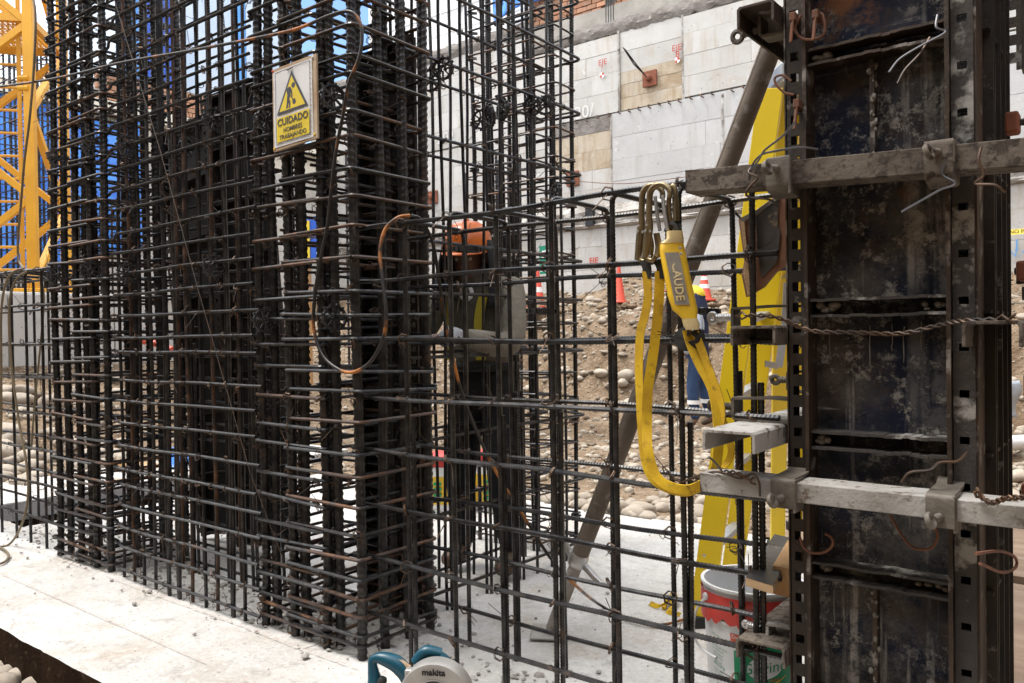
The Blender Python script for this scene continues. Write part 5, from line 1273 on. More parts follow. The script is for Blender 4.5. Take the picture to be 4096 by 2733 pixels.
MB().tube(smooth_path([saw_pt(-.075, .075, .08), saw_pt(-.045, .108, .085), saw_pt(.0, .10, .09)], 5), .018, 10).build('front_handle', m_teal, sw, smooth=60)
MB().box(saw_pt(-.03, -.105 + .005, .03), (.27, .13, .006), Matrix(((sx_.x, -sn.x, 0), (sx_.y, -sn.y, 0), (0, 0, 1)))).build('base_shoe', m_guard, sw, bev=.003)
MB().box(saw_pt(-.075, .03, .02), (.03, .03, .10), Matrix(((sx_.x, -sn.x, 0), (sx_.y, -sn.y, 0), (0, 0, 1)))).build('guard_arm', m_guard, sw, bev=.006)
MB().tube(smooth_path([saw_pt(-.20, -.03, .05), saw_pt(-.23, .0, .03), saw_pt(-.20, .012, .012), saw_pt(-.16, .008, .006)], 4), .012, 8).build('cord_wrap', m_whitepaint, sw, smooth=True)

# ------------------------------------------------------------------ warning sign
sg = thing('warning_sign', 'white and yellow CUIDADO warning sign tied to the middle column', 'sign', (-.232, -.108, 1.84), rot=(R(-1.5), R(-2.2), R(1.0)))
def lb(b, name, mat, par=None, **k): return b.build(name, mat, par or sg, local=True, **k)
bd = MB()
bpoly = [(-.126, .0), (.126, .004), (.127, .308), (-.125, .310)]
lb(bd.prism(bpoly, (0, 0, 0), (1, 0, 0), (0, 0, 1), (0, .009, 0)), 'board', m_signbrd, bev=.0015)
g = MB(); nx, nz = 14, 18
for j in range(nz + 1):
    for i in range(nx + 1):
        x, z = -.116 + .222 * i / nx, .012 + .284 * j / nz; g.v.append((x, -.0022 + .0016 * noise.noise((x * 14, z * 9, 2)) + .0012 * noise.noise((x * 40 + z * 30, z * 8, 5)), z))
g.f = [(j * (nx + 1) + i, j * (nx + 1) + i + 1, (j + 1) * (nx + 1) + i + 1, (j + 1) * (nx + 1) + i) for j in range(nz) for i in range(nx)]
sh = lb(g, 'printed_sheet', m_signw, smooth=80)
fl = lambda pts, y, mat, name: lb(MB().prism(pts, (0, y, 0), (1, 0, 0), (0, 0, 1), (0, .0006, 0)), name, mat, sh)
Y1 = -.0046
fl([(-.098, .028), (.088, .028), (.088, .118), (-.098, .118)], Y1, m_signy, 'yellow_panel')
m_ink = M('charcoal_ink', (.035, .037, .045), (.055, .056, .062), 20, rough=.4, bstr=0)
fl([(-.096, .130), (.084, .130), (-.006, .278)], Y1, m_ink, 'triangle_border')
fl([(-.079, .139), (.067, .139), (-.006, .259)], Y1 - .0006, m_signy, 'triangle_field')
Y2 = Y1 - .0012
fl([(.004 + .010 * math.cos(a), .222 + .010 * math.sin(a)) for a in np.linspace(0, 2 * math.pi, 16)[:-1]], Y2, m_ink, 'worker_symbol')
for pts in ([(-.036, .212), (-.026, .220), (-.012, .219), (-.008, .210), (-.014, .190), (-.022, .170), (-.034, .172), (-.030, .192)], [(-.012, .214), (-.004, .206), (-.001, .182), (-.007, .182), (-.011, .202)],
            [(-.034, .172), (-.022, .172), (-.026, .158), (-.030, .145), (-.040, .143), (-.036, .158)], [(-.026, .172), (-.016, .170), (-.014, .156), (-.018, .143), (-.025, .143), (-.022, .156)],
            [(-.020, .190), (-.016, .192), (.008, .166), (.005, .163)], [(-.002, .168), (.012, .172), (.018, .158), (.008, .150), (-.001, .155)]):
    fl(pts, Y2, m_ink, 'worker_symbol')
for body, size, z, xs in (('CUIDADO', .036, .098, 1.02), ('HOMBRES', .024, .066, .98), ('TRABAJANDO', .0235, .042, 1.0)):
    c_ = bpy.data.curves.new('lettering', 'FONT'); c_.body = body; c_.size = size; c_.align_x = 'CENTER'; c_.align_y = 'CENTER'; c_.extrude = .0003; c_.offset = .0007 if size > .03 else .0002; c_.space_character = 1.04
    o = mesh_text('lettering', c_, m_ink); o.parent = sh; o.location = (-.004, Y2, z); o.rotation_euler = (R(90), 0, 0); o.scale = (xs, 1, 1)
for x0, x1, z0, z1 in ((-.103, -.1018, .022, .290), (.0935, .0947, .022, .290), (-.103, .0947, .021, .0222), (-.103, .0947, .290, .2912)): fl([(x0, z0), (x1, z0), (x1, z1), (x0, z1)], Y1 + .0006, m_navy, 'border_line')
for k in range(14): fl([(.0985 + .0022 * math.cos(a), .03 + .0195 * k + .003 * math.sin(a)) for a in np.linspace(0, 6.28, 9)[:-1]], Y1 + .0004, m_signbrd, 'punched_hole')
for x, z, m_ in ((-.119, .302, m_redprint), (.112, .020, m_goldprint), (.110, .298, m_whitepaint), (-.118, .010, m_goldprint)): lb(MB().lathe([(.005, 0), (.004, .003), (.001, .004)], 12, (x, -.001, z), Matrix.Rotation(R(90), 3, 'X')), 'push_pin', m_, smooth=True)
lb(MB().tube([(-.03, -.006, .284), (.005, -.007, .286)], .002, 5), 'tie_wire', m_rebar_r)

# ------------------------------------------------------------------ cables
def cable(label, pts, r, mat, cat='cable', k=8): return tag(MB().tube(smooth_path(pts, k), r, 10).build('cable', mat, smooth=True), label, cat)
cable('black power cable crossing the columns and looping down before the middle column',
      [onY(-120, 362, -.12), onY(200, 318, -.12), onY(480, 252, -.12), onY(750, 205, -.12), onY(1000, 158, -.115), onY(1180, 118, -.11), onY(1320, 62, -.11), onY(1400, 47, -.10), onY(1440, 90, -.09), onY(1448, 160, -.09), onY(1432, 245, -.10), onY(1396, 330, -.11), onY(1372, 460, -.11), onY(1345, 600, -.11), onY(1325, 760, -.11), onY(1310, 900, -.11),
       onY(1278, 1060, -.12), onY(1258, 1200, -.12), onY(1256, 1320, -.12), onY(1290, 1420, -.12), onY(1350, 1475, -.12), onY(1410, 1490, -.12), onY(1480, 1450, -.11), onY(1530, 1360, -.10), onY(1545, 1260, -.09), onY(1530, 1120, -.08), onY(1520, 1010, -.07), onY(1540, 920, -.05), onY(1590, 872, -.02), onY(1640, 862, .01)], .0062, m_cable_o)
cable('black cable dropping from the beam cage past the worker and across the slab',
      [onY(1640, 862, .02), onY(1685, 880, .08), onY(1730, 970, .14), onY(1752, 1090, .17), onY(1775, 1250, .2), onY(1805, 1400, .2), onY(1850, 1580, .22), onY(1930, 1780, .24), onY(2020, 1950, .27), onY(2110, 2090, .30), onY(2200, 2230, .33), onY(2300, 2340, .36), G(2400, 2420, .02), G(2520, 2480, .012), G(2640, 2500, .012), G(2760, 2470, .012)], .0058, m_cable_o)
Lc = lambda px, py, y=-.13: onY(px, py, y)
cable('dark cable hanging down in front of the yellow crane mast', [Lc(125, -40), Lc(142, 60), Lc(136, 260), Lc(118, 480), Lc(98, 640), Lc(85, 800), Lc(72, 960), Lc(75, 1040), Lc(95, 1075)], .0062, m_hose)
cable('tan cable looped over the left beam cage and lying on the slab', [Lc(95, 1075, -.07), Lc(60, 1085, -.10), Lc(25, 1130, -.11), Lc(5, 1250, -.12), Lc(5, 1500, -.12), Lc(0, 1800, -.12), Lc(-40, 2100, -.13)], .0062, m_hose)
cable('second tan cable from the left beam cage curling onto the slab', [Lc(110, 1085, -.08), Lc(65, 1120, -.11), Lc(38, 1220, -.12), Lc(45, 1450, -.12), Lc(75, 1680, -.12), Lc(105, 1850, -.12), Lc(112, 1980, -.13), Lc(90, 2090, -.15), G(40, 2175, .012), G(-30, 2190, .012)], .0062, m_hose)
cable('tan cable loop lying flat at the left edge of the slab', [G(-60, 2165, .012), G(0, 2190, .012), G(32, 2215, .012), G(22, 2245, .012), G(-30, 2265, .012)], .0062, m_hose)
cable('tan cable arching behind the left beam cage', [Lc(100, 1078, .1), Lc(150, 1090, .12), Lc(175, 1180, .14), Lc(165, 1350, .15), Lc(140, 1600, .16), Lc(125, 1800, .16)], .006, m_hose)
tag(MB().tube([onY(448, -30, -.12), onY(640, 600, -.11), onY(790, 1150, -.11), onY(1000, 1890, -.10), onY(1130, 2230, -.06)], .0016, 5).build('slack_wire', m_wire), 'thin steel wire running diagonally across the wall mesh', 'wire')
tag(MB().tube(smooth_path([at(2300, 725, 14), at(2500, 735, 13), at(2770, 705, 12)], 6), .006, 5).build('line', m_rustwire), 'thin line strung in front of the retaining wall', 'line')

# ------------------------------------------------------------------ tower crane mast
L1, L2 = at(135, 1150, 9.8), at(268, 1150, 11.0); L1.z = L2.z = 0; zb = 1.72
e1 = L2 - L1; e2 = Vector((-e1.y, e1.x, 0)); e2 = e2 if e2.dot(cr) < 0 else -e2
L3, L4 = L1 + e2, L2 + e2
cm = thing('tower_crane_mast', 'yellow lattice tower crane mast at the left edge', 'crane', (L1.x, L1.y, zb))
zv = lambda p, z: Vector((p.x, p.y, z))
ang = math.atan2(e1.y, e1.x)
for p in (L1, L2, L3, L4): MB().bar(zv(p, zb), zv(p, 8.2), .115, .115, up=e1).build('mast_leg', m_yellowcrane, cm, bev=.012)
bay = 1.06
for a, c_ in ((L1, L2), (L3, L1), (L4, L2), (L3, L4)):
    up = (c_ - a).cross(Vector((0, 0, 1))); k = 0; z = zb + .1
    while z < 8:
        p, q_ = (a, c_) if k % 2 == 0 else (c_, a)
        MB().bar(zv(p, z), zv(q_, z + bay), .08, .08, up=up).build('lattice_brace', m_yellowcrane, cm, bev=.006); z += bay; k += 1
for p in (L1, L2, L3, L4): MB().box(zv(p, zb + .02), (.34, .34, .05), Matrix.Rotation(ang, 3, 'Z')).build('base_plate', m_yellowcrane, cm, bev=.01)
for p in (L1,):
    for z in (4.2, 4.32): MB().tube([zv(p, z) - cf_ * .05 - cr * .1, zv(p, z) - cf_ * .05 + cr * .02], .035, 8).build('coupling_pin', m_yellowcrane, cm)
lp = L3.lerp(L1, .30) + e1 * .25; lq = L3.lerp(L1, .82) + e1 * .25
for p in (lp, lq): MB().tube([zv(p, zb + .2), zv(p, 8)], .028, 8).build('ladder_stile', m_yellowcrane, cm)
for k in range(22): MB().tube([zv(lp, zb + .3 + .285 * k), zv(lq, zb + .3 + .285 * k)], .018, 6).build('ladder_rung', m_yellowcrane, cm)
zp = 5.10; b = MB(); n = 22
for k in range(n + 1):
    f = k / n; b.bar(zv(L1 + e2 * f, zp), zv(L2 + e2 * f, zp), .010, .012); b.bar(zv(L1 + e1 * f, zp), zv(L3 + e1 * f, zp), .010, .012)
pl_ = b.build('platform_grating', m_yellowcrane, cm)
for p, q_ in ((L1, L2), (L3, L1), (L4, L3), (L2, L4)): MB().bar(zv(p, zp - .04), zv(q_, zp - .04), .06, .09).build('platform_beam', m_yellowcrane, cm)
cbk = thing('crane_base', 'pale concrete crane foundation block under the yellow mast', 'foundation', ((L1.x + L4.x) / 2, (L1.y + L4.y) / 2, 0))
cen = (L1 + L2 + L3 + L4) / 4
MB().box((cen.x - .15, cen.y + .25, .78), (3.0, 3.6, 1.84)).build('block', m_wallpan, cbk, bev=.03)
for k in range(3):
    for j in range(2): MB().box((cen.x + 1.36, cen.y - 1.0 + 1.2 * k, .4 + .85 * j), (.05, 1.18, .83)).build('panel', m_wallpan, cbk)

# ------------------------------------------------------------------ cones and board signs
def cone(p, h, label, bands=True, tilt=0):
    root = thing('traffic_cone', label, 'traffic cone', p, 'traffic cones on the earth bank', rot=(tilt, 0, random.uniform(0, 1)))
    MB().prism([(-.17, -.14), (-.14, -.17), (.14, -.17), (.17, -.14), (.17, .14), (.14, .17), (-.14, .17), (-.17, .14)], (0, 0, 0), (1, 0, 0), (0, 1, 0), (0, 0, .03)).build('base', m_cone, root, local=True, bev=.006)
    r_ = lambda z: .118 - (.118 - .028) * (z - .03) / (h - .03)
    MB().lathe([(r_(.03) + .02, .03), (r_(.05), .06), (r_(h), h), (.015, h + .003)], 24, cap=True).build('cone_body', m_cone, root, local=True, smooth=40)
    if bands:
        for z0, z1 in ((.42 * h, .56 * h), (.70 * h, .82 * h)): MB().lathe([(r_(z0) + .0025, z0), (r_(z1) + .0025, z1)], 24, cap=False).build('reflective_band', m_coneband, root, local=True, smooth=40)
def grnd(px, py):
    d = ray(px, py); t = 3.0
    while t < 40:
        p = CAM + d * t
        if p.z < hgt(p.x, p.y): return p
        t += .04
    return p
def place_cone(px, y_base, y_top, d, label, bands=True):
    p = at(px, y_base, d); h = (y_base - y_top) / FPX * d; g_ = hgt(p.x, p.y); cone(p, h, label, bands)
    b = MB(); random.seed(int(px))
    for i in range(26): blob(b, (p.x + random.gauss(0, .22), p.y + random.gauss(0, .22), min(p.z, g_ + .3) - .04 - random.random() * .05), random.uniform(.05, .12), i * 2.1, .6, 1)
    if p.z > g_ + .05: blob(b, (p.x, p.y, (p.z + g_) / 2 - .05), max(.25, (p.z - g_) * .75), 3.3, 1.0, 2)
    tag(b.build('soil_clods', m_dirt, smooth=60), 'small heap of soil and stones under the cone: ' + label, 'soil', kind='stuff')
place_cone(2477, 1213, 1068, 15.0, 'faded plain red cone standing alone in the middle of the bank', False)
place_cone(2152, 1232, 1085, 13.6, 'red and white banded cone beside the green assembly point sign')
place_cone(2818, 1205, 1085, 13.0, 'red and white banded cone behind the yellow helmet worker')
place_cone(3170, 1230, 1160, 13.0, 'small red cone seen between ladder and formwork', False)
gs = at(2190, 1035, 13.9); gsr = thing('assembly_point_sign', 'green and white PUNTO DE REUNION assembly sign on a timber post', 'sign', (gs.x, gs.y, gs.z - .9))
MB().box((gs.x, gs.y + .03, gs.z - .55), (.05, .05, 1.5)).build('post', m_timber, gsr)
MB().box((gs.x, gs.y, gs.z), (.34, .012, .46)).build('panel', m_signgreen, gsr)
MB().box((gs.x, gs.y - .008, gs.z - .19), (.32, .004, .15)).build('text_band', m_signgreen, gsr)
for u, s_ in ((-.085, .8), (.085, .8), (-.035, .95), (.035, .95), (0, 1.0)):
    b = MB(); b.lathe([(.026 * s_, 0), (.026 * s_, .004)], 12, (gs.x + u, gs.y - .010, gs.z + .10 + .03 * s_), Matrix.Rotation(R(90), 3, 'X')); b.prism([(-.034 * s_, -.10), (.034 * s_, -.10), (.036 * s_, .0), (-.036 * s_, .0)], (gs.x + u, gs.y - .008, gs.z + .095), (1, 0, 0), (0, 0, 1), (0, -.004, 0)); b.build('figure_symbol', m_whitepaint, gsr)
text('PUNTO', .075, face_negY(Vector((gs.x, gs.y - .012, gs.z - .145))), m_whitepaint, gsr, bold=.001); text('DE REUNION', .05, face_negY(Vector((gs.x, gs.y - .012, gs.z - .205))), m_whitepaint, gsr, bold=.001)
bs = at(1258, 955, 9.0); bsr = thing('safety_board', 'blue and yellow safety notice board seen through the middle column', 'sign', (bs.x, bs.y, 0))
MB().box((bs.x, bs.y, bs.z), (.42, .012, .5)).build('panel', m_bluedark, bsr); MB().box((bs.x - .14, bs.y - .012, bs.z), (.14, .004, .42)).build('yellow_panel', m_signy, bsr)
for u in (-.15, .15): MB().box((bs.x + u, bs.y + .03, bs.z - .7), (.04, .04, 1.9)).build('post', m_timber, bsr)
text('DE', .1, face_negY(Vector((bs.x + .1, bs.y - .01, bs.z - .15))), m_whitepaint, bsr)
tpz = onY(4096, 925, WY - .5); tr_ = thing('caution_tape', 'yellow caution tape strung at the right edge before the wall', 'tape', tpz)
MB().strip([tpz + Vector((-1.6, 0, -.03)), tpz, tpz + Vector((1.6, -.1, -.05))], Vector((0, .02, .09)), .002).build('tape', m_signy, tr_); text('NO PASAR   NO PASAR   NO PASAR', .085, face_negY(tpz + Vector((0, -.01, 0))), m_black, tr_, ext=.0005)

# background odds and ends behind the cages
def oil_pail(px, py, label):
    p = G(px, py); root = thing('oil_pail', label, 'bucket', p, 'oil pails behind the worker')
    MB().lathe([(.002, 0), (.125, 0), (.14, .30), (.14, .36), (.13, .36), (.12, .02), (.002, .02)], 28, p).build('pail_body', m_pailw, root, smooth=40)
    MB().lathe([(.1295, .06), (.1375, .24)], 28, p, cap=False).build('yellow_label', m_goldprint, root, smooth=40)
    MB().lathe([(.143, .30), (.144, .362), (.12, .372), (.002, .372)], 28, p, cap=False).build('red_lid', m_pailred, root, smooth=40)
    for k in range(4): MB().box((p.x + .136 * math.cos(toc + .1), p.y + .136 * math.sin(toc + .1), p.z + .09 + .035 * k), (.05, .02, .018), Matrix.Rotation(toc + 1.57, 3, 'Z')).build('green_mark', m_green, root)
oil_pail(1775, 2040, 'yellow labelled pail with red lid left of the worker leg'); oil_pail(1968, 2030, 'yellow labelled pail with red lid right of the worker leg')
tag(MB().tube(smooth_path([at(545, 1362, 5.4), at(610, 1372, 5.35), at(688, 1400, 5.3)], 4), .022, 12).build('orange_pipe', m_cone, smooth=60), 'short orange plastic pipe behind the wall mesh', 'pipe')
o = cloth('plastic_sheet', m_tarp, lambda u, v: G(640 + 120 * u, 1872 - 45 * v) + Vector((0, 0, .05 + .05 * math.sin(u * 9 + v * 4))), 14, 8, .02); tag(o, 'crumpled blue plastic sheet on the ground behind the wall mesh', 'sheet')
b = MB(); b.bar(G(445, 1850, .06), G(610, 1868, .06), .16, .035); tag(b.build('timber_board', m_timber, bev=.004), 'light timber board lying behind the left column', 'plank')
p = at(4040, 1600, 6.5); tag(cloth('hanging_cloth', m_ltblue, lambda u, v: p + Vector((.02 * math.sin(v * 6), .14 * (u - .5), .3 * (.5 - v))) + cr * .12 * (u - .5), 8, 10, .02), 'pale blue cloth hanging behind the right side of the formwork', 'cloth')
tag(MB().tube([G(4010, 1775, .1), G(4100, 1770, .1)], .07, 14).build('white_pipe', m_pailw, smooth=60), 'short white pipe on the stones at the right edge', 'pipe')

# ------------------------------------------------------------------ people
def skin(name, V, E, mat, parent, root=0, sub=2):
    me = bpy.data.meshes.new(name); me.from_pydata([v[0] for v in V], E, []); o = bpy.data.objects.new(name, me); COL.objects.link(o)
    o.modifiers.new('skin', 'SKIN'); s = o.modifiers.new('sub', 'SUBSURF'); s.levels = s.render_levels = sub
    for i, v in enumerate(V):
        d = me.skin_vertices[0].data[i]; r_ = v[1]; d.radius = r_ if isinstance(r_, tuple) else (r_, r_); d.use_root = (i == root)
    bpy.context.view_layer.update(); ev = o.evaluated_get(bpy.context.evaluated_depsgraph_get()); m2 = bpy.data.meshes.new_from_object(ev)
    bpy.data.objects.remove(o); m2.materials.clear(); m2.materials.append(mat); m2.polygons.foreach_set('use_smooth', [True] * len(m2.polygons))
    o2 = bpy.data.objects.new(name, m2); COL.objects.link(o2); o2.parent = parent; return o2
def hand_chain(V, E, wrist_i, wr, d, side, thumb, curl):
    """palm and five bent fingers growing from the wrist vertex"""
    d, side = Vector(d).normalized(), Vector(side).normalized(); nrm_ = d.cross(side); w = Vector(wr)
    V.append((tuple(w + d * .05), (.035, .016))); palm = len(V) - 1; E.append((wrist_i, palm))
    V.append((tuple(w + d * .085), (.038, .014))); kn = len(V) - 1; E.append((palm, kn))
    for k in range(4):
        l = (.070, .080, .074, .058)[k]; b0 = w + d * .10 + side * (.030 - .020 * k); p1 = b0 + (d * math.cos(curl) + nrm_ * math.sin(curl)) * l * .5; p2 = p1 + (d * math.cos(curl * 2.2) + nrm_ * math.sin(curl * 2.2)) * l * .5
        i0 = len(V); V.extend([(tuple(b0), .0095), (tuple(p1), .0085), (tuple(p2), .007)]); E.extend([(kn, i0), (i0, i0 + 1), (i0 + 1, i0 + 2)])
    t0 = w + d * .045 + side * .038 * thumb; i0 = len(V); V.extend([(tuple(t0), .011), (tuple(t0 + (d * .7 + side * .6 * thumb + nrm_ * .3) * .035), .0095), (tuple(t0 + (d * .95 + side * .45 * thumb + nrm_ * .6) * .06), .008)]); E.extend([(palm, i0), (i0, i0 + 1), (i0 + 1, i0 + 2)])
def person(root, j, mats, hel, hood=None, yaw=0.0):
    """j: joint positions in the local frame (x right, y forward, z up)"""
    P = {k: Vector(v) for k, v in j.items()}
    V = []; E = []; ix = {}
    def add(n, p, r_, par=None):
        V.append((tuple(p), r_)); ix[n] = len(V) - 1
        if par: E.append((ix[par], ix[n]))
    add('pel', P['pel'], (.125, .10)); add('bel', P['pel'].lerp(P['chest'], .45), (.12, .095), 'pel'); add('chest', P['chest'], (.145, .10), 'bel'); add('nb', P['neck'], (.06, .06), 'chest'); add('jaw', P['head'] + Vector((0, 0, -.07)), (.056, .062), 'nb'); add('head', P['head'], (.078, .092), 'jaw'); add('crown', P['head'] + Vector((0, -.005, .08)), (.066, .08), 'head')
    for s in 'lr':
        add('sh' + s, P['sh' + s], .062, 'chest'); add('el' + s, P['el' + s], .044, 'sh' + s); add('wr' + s, P['wr' + s], (.030, .024), 'el' + s)
        add('hip' + s, P['hip' + s], .088, 'pel'); add('kn' + s, P['kn' + s], .060, 'hip' + s); add('an' + s, P['an' + s], .042, 'kn' + s); add('toe' + s, P['toe' + s], (.042, .026), 'an' + s)
        dd = (P['wr' + s] - P['el' + s]).normalized(); hand_chain(V, E, ix['wr' + s], P['wr' + s], dd, dd.cross(Vector((0, 0, 1))) if abs(dd.z) < .9 else Vector((0, 1, 0)), 1 if s == 'l' else -1, .5)
    body = skin('body', V, E, mats['skin'], root, ix['pel'], 2)
    def sub(name, names, par, mat, grow, extra=None):
        v2 = []; m = {}; e2_ = []
        for n in names:
            r_ = V[ix[n]][1]; r_ = r_ if isinstance(r_, tuple) else (r_, r_); m[n] = len(v2); v2.append((V[ix[n]][0], (r_[0] + grow, r_[1] + grow)))
        for a, c_ in par: e2_.append((m[a], m[c_]))
        return skin(name, v2, e2_, mat, root, 0, 2)
    sub('shirt', ['chest', 'bel', 'pel', 'nb', 'shl', 'ell', 'wrl', 'shr', 'elr', 'wrr'], [('chest', 'bel'), ('bel', 'pel'), ('chest', 'nb'), ('chest', 'shl'), ('shl', 'ell'), ('ell', 'wrl'), ('chest', 'shr'), ('shr', 'elr'), ('elr', 'wrr')], mats['shirt'], .023)
    sub('trousers', ['pel', 'bel', 'hipl', 'knl', 'anl', 'hipr', 'knr', 'anr'], [('pel', 'bel'), ('pel', 'hipl'), ('hipl', 'knl'), ('knl', 'anl'), ('pel', 'hipr'), ('hipr', 'knr'), ('knr', 'anr')], mats['pants'], .020)
    for s in 'lr': sub('boot', ['an' + s, 'toe' + s], [('an' + s, 'toe' + s)], mats['boot'], .014)
    hd = P['head']; f = Matrix.Rotation(yaw, 3, 'Z') if not isinstance(yaw, Matrix) else yaw
    # helmet: dome, brim, ridge
    b = MB(); prof = [(.128, 0), (.127, .03), (.118, .07), (.095, .105), (.06, .126), (.02, .133), (.002, .134)]
    S = Matrix.Diagonal((.92, 1.08, 1)); b.lathe(prof, 28, hd + f @ Vector((0, 0, .035)), f @ S, cap=False); hm = b.build('helmet', mats['helmet'], root, local=True, smooth=50)
    sd_ = hm.modifiers.new('solid', 'SOLIDIFY'); sd_.thickness = .004
    b = MB(); pts = []
    for k in range(15): a = R(20 + 140 * k / 14); pts.append((math.cos(a), math.sin(a)))
    for (x, y) in pts: b.v += [tuple(hd + f @ Vector((x * .115, y * .135, .040))), tuple(hd + f @ Vector((x * .118, y * .19, .026)))]
    b.f = [(2 * k, 2 * k + 1, 2 * k + 3, 2 * k + 2) for k in range(14)]; br = b.build('brim', mats['helmet'], hm, local=True, smooth=50); q_ = br.modifiers.new('solid', 'SOLIDIFY'); q_.thickness = .005
    MB().tube([hd + f @ Vector((0, .13 * math.cos(a) * 1.02, .035 + .138 * math.sin(a))) for a in np.linspace(.5, 2.6, 10)], .008, 6).build('helmet_ridge', mats['helmet'], hm, local=True, smooth=True)
    MB().tube([hd + f @ Vector((.119 * math.cos(a), .139 * math.sin(a), .038)) for a in np.linspace(0, 2 * math.pi, 25)[:-1]], .006, 6, closed=True).build('helmet_band', m_black, hm, local=True, smooth=True)
    # face
    for s in (-1, 1):
        MB().lathe([(.001, -.010), (.008, -.006), (.010, 0), (.008, .006), (.001, .010)], 10, hd + f @ Vector((.031 * s, .088, .0)), f).build('eye', mats['eye'], body, local=True, smooth=True)
        MB().tube([hd + f @ Vector((.048 * s, .082, .020)), hd + f @ Vector((.030 * s, .095, .026)), hd + f @ Vector((.012 * s, .096, .020))], .004, 6).build('brow', m_black, body, local=True, smooth=True)
        MB().tube([hd + f @ Vector((.080 * s, .005, .02)), hd + f @ Vector((.092 * s, -.004, .0)), hd + f @ Vector((.083 * s, .0, -.03))], .010, 8).build('ear', mats['skin'], body, local=True, smooth=True)
    MB().tube([hd + f @ Vector((0, .090, .012)), hd + f @ Vector((0, .106, -.014)), hd + f @ Vector((0, .112, -.028)), hd + f @ Vector((0, .094, -.036))], [.008, .012, .016, .010], 8).build('nose', mats['skin'], body, local=True, smooth=True)
    MB().tube([hd + f @ Vector((-.024, .078, -.066)), hd + f @ Vector((0, .092, -.062)), hd + f @ Vector((.024, .078, -.066))], .006, 6).build('mouth', M('lips', (.11, .045, .035), rough=.5, bstr=0), body, local=True, smooth=True)
    if hood:
        b = MB(); n = 22
        for i in range(9):
            t = i / 8; z = .075 - .30 * t; rr_ = .108 + .035 * math.sin(t * 2.2) + .045 * t * t; gap = 1.12 - .45 * t
            for k in range(n + 1):
                a = R(90) + gap + (2 * math.pi - 2 * gap) * k / n; b.v.append(tuple(hd + f @ Vector((rr_ * math.cos(a), rr_ * 1.05 * math.sin(a), z + .006 * noise.noise((k * .6, i * .8, 3))))))
        b.f = [(i * (n + 1) + k, i * (n + 1) + k + 1, (i + 1) * (n + 1) + k + 1, (i + 1) * (n + 1) + k) for i in range(8) for k in range(n)]
        o = b.build('hood', hood, root, local=True, smooth=80); q_ = o.modifiers.new('solid', 'SOLIDIFY'); q_.thickness = .008
    return body
m_eye = M('eye_white', (.45, .42, .38), rough=.3, bstr=0)
# near worker: faces left, arms forward at the bars
fw = (-_r0 * .50 - Vector((-math.sin(YAW), math.cos(YAW), 0)) * .866); yaw_w = math.atan2(-fw.x, fw.y)
wp = G(1945, 2285); w1 = thing('person', 'worker in orange helmet, black hood and khaki shirt tying bars behind the cage', 'person', (wp.x, wp.y, .005), rot=(0, 0, yaw_w))
person(w1, dict(pel=(0, -.02, .90), chest=(0, .04, 1.26), neck=(0, .06, 1.42), head=(0, .12, 1.50), shl=(-.19, .05, 1.34), shr=(.19, .05, 1.34), ell=(-.26, .16, 1.08), elr=(.25, .20, 1.10), wrl=(-.12, .40, 1.12), wrr=(.12, .42, 1.16),
               hipl=(-.10, -.02, .84), hipr=(.10, -.02, .84), knl=(-.13, .05, .47), knr=(.13, .02, .47), anl=(-.14, -.02, .09), anr=(.14, -.03, .09), toel=(-.16, .13, .04), toer=(.16, .12, .04)),
       dict(skin=m_skin, shirt=m_shirt, pants=m_cloth_blk, boot=m_boot, helmet=m_helmet_o, eye=m_eye), m_helmet_o, m_cloth_blk, Matrix.Rotation(.32, 3, 'Z') @ Matrix.Rotation(-.18, 3, 'X'))
for x in (-.085, .085): MB().strip(smooth_path([(x, .155, 1.02), (x, .168, 1.20), (x * 1.15, .135, 1.33), (x * 1.2, .05, 1.395)], 4), Vector((.05, 0, 0)), .004).build('vest_stripe', m_vesty, w1, local=True, smooth=40)
MB().tube(smooth_path([(-.13, .40, 1.13), (-.12, .46, 1.13), (-.12, .50, 1.11)], 4), [.035, .038, .042, .044, .044, .042, .040, .036, .03], 10).build('glove', m_glove, w1, local=True, smooth=True)
b = MB(); b.tube([(-.02 + .03 * math.cos(a), .17, 1.33 + .03 * math.sin(a)) for a in np.linspace(0, 6.28, 14)[:-1]], .010, 8, closed=True); b.build('respirator', m_whitepaint, w1, local=True, smooth=True)
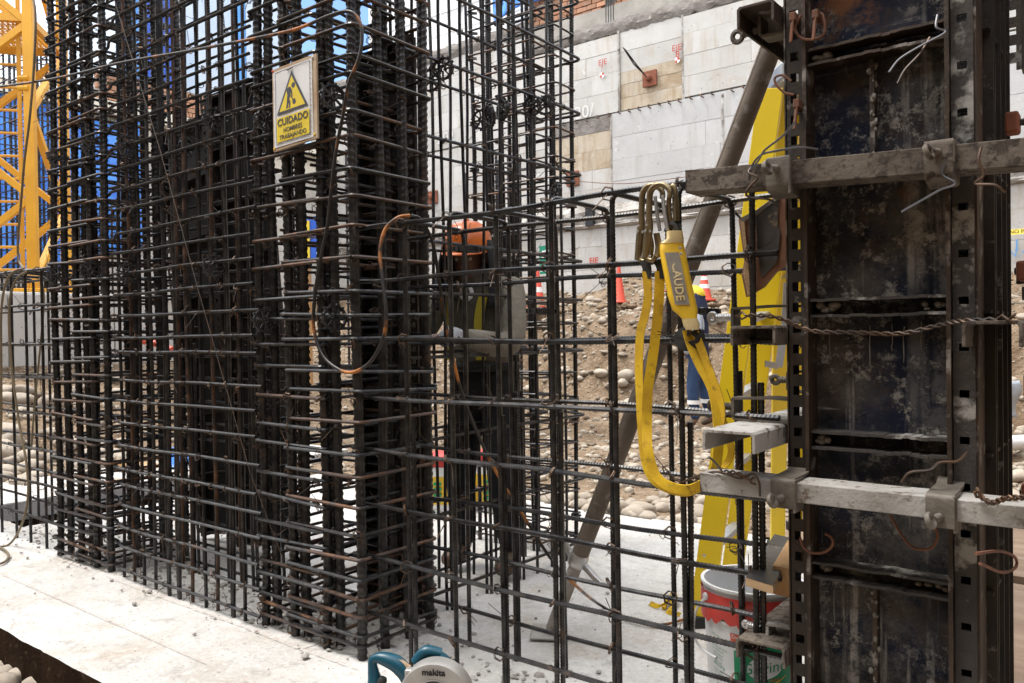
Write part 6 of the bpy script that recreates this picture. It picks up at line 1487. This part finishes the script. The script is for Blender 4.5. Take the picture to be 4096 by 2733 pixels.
# tool pouch ring at the belt
ring_ = MB(); ring(ring_, (.12, -.10, .80), (1, .3, 0), .045, .006); ring_.build('belt_ring', m_brass, w1, local=True, smooth=True)
MB().tube([(.160 * math.cos(a), -.012 + .132 * math.sin(a), .985) for a in np.linspace(0, 6.28, 25)[:-1]], .022, 8, closed=True).build('belt', m_web_blk, w1, local=True, smooth=True)
# far worker in navy
bp = at(2795, 1662, 9.9); bp.z = hgt(bp.x, bp.y) + .03
fw2 = (-_r0 * .93 + Vector((-math.sin(YAW), math.cos(YAW), 0)) * .36); w2 = thing('person', 'worker in yellow helmet and navy vest walking left on the site ground', 'person', bp, rot=(0, 0, math.atan2(-fw2.x, fw2.y)))
person(w2, dict(pel=(0, 0, .93), chest=(0, .01, 1.30), neck=(0, .02, 1.46), head=(0, .04, 1.58), shl=(-.19, .0, 1.40), shr=(.19, .0, 1.40), ell=(-.24, -.02, 1.12), elr=(.24, .0, 1.12), wrl=(-.20, .14, .92), wrr=(.22, .16, .92),
               hipl=(-.10, 0, .88), hipr=(.10, 0, .88), knl=(-.11, .06, .50), knr=(.11, -.04, .50), anl=(-.11, .02, .09), anr=(.11, -.14, .10), toel=(-.12, .16, .04), toer=(.12, -.01, .04)),
       dict(skin=m_skin, shirt=m_ltblue, pants=m_jeans, boot=m_boot, helmet=m_helmet_y, eye=m_eye), m_helmet_y, m_navy)
b = MB(); n = 20
for z, rx, ry in ((.86, .175, .15), (1.0, .165, .14), (1.2, .185, .145), (1.36, .19, .135), (1.46, .11, .10), (1.50, .085, .085)):
    for k in range(n): a = 2 * math.pi * k / n; b.v.append((rx * math.cos(a), .01 + ry * math.sin(a), z))
b.f = [(i * n + k, i * n + (k + 1) % n, (i + 1) * n + (k + 1) % n, (i + 1) * n + k) for i in range(5) for k in range(n)]; b.build('vest', m_navy, w2, local=True, smooth=50)
for s, y in ((-.11, .04), (.11, -.09)): MB().lathe([(.085, 0), (.083, .05)], 16, (s, y, .30), cap=False).build('reflective_stripe', m_coneband, w2, local=True, smooth=True)
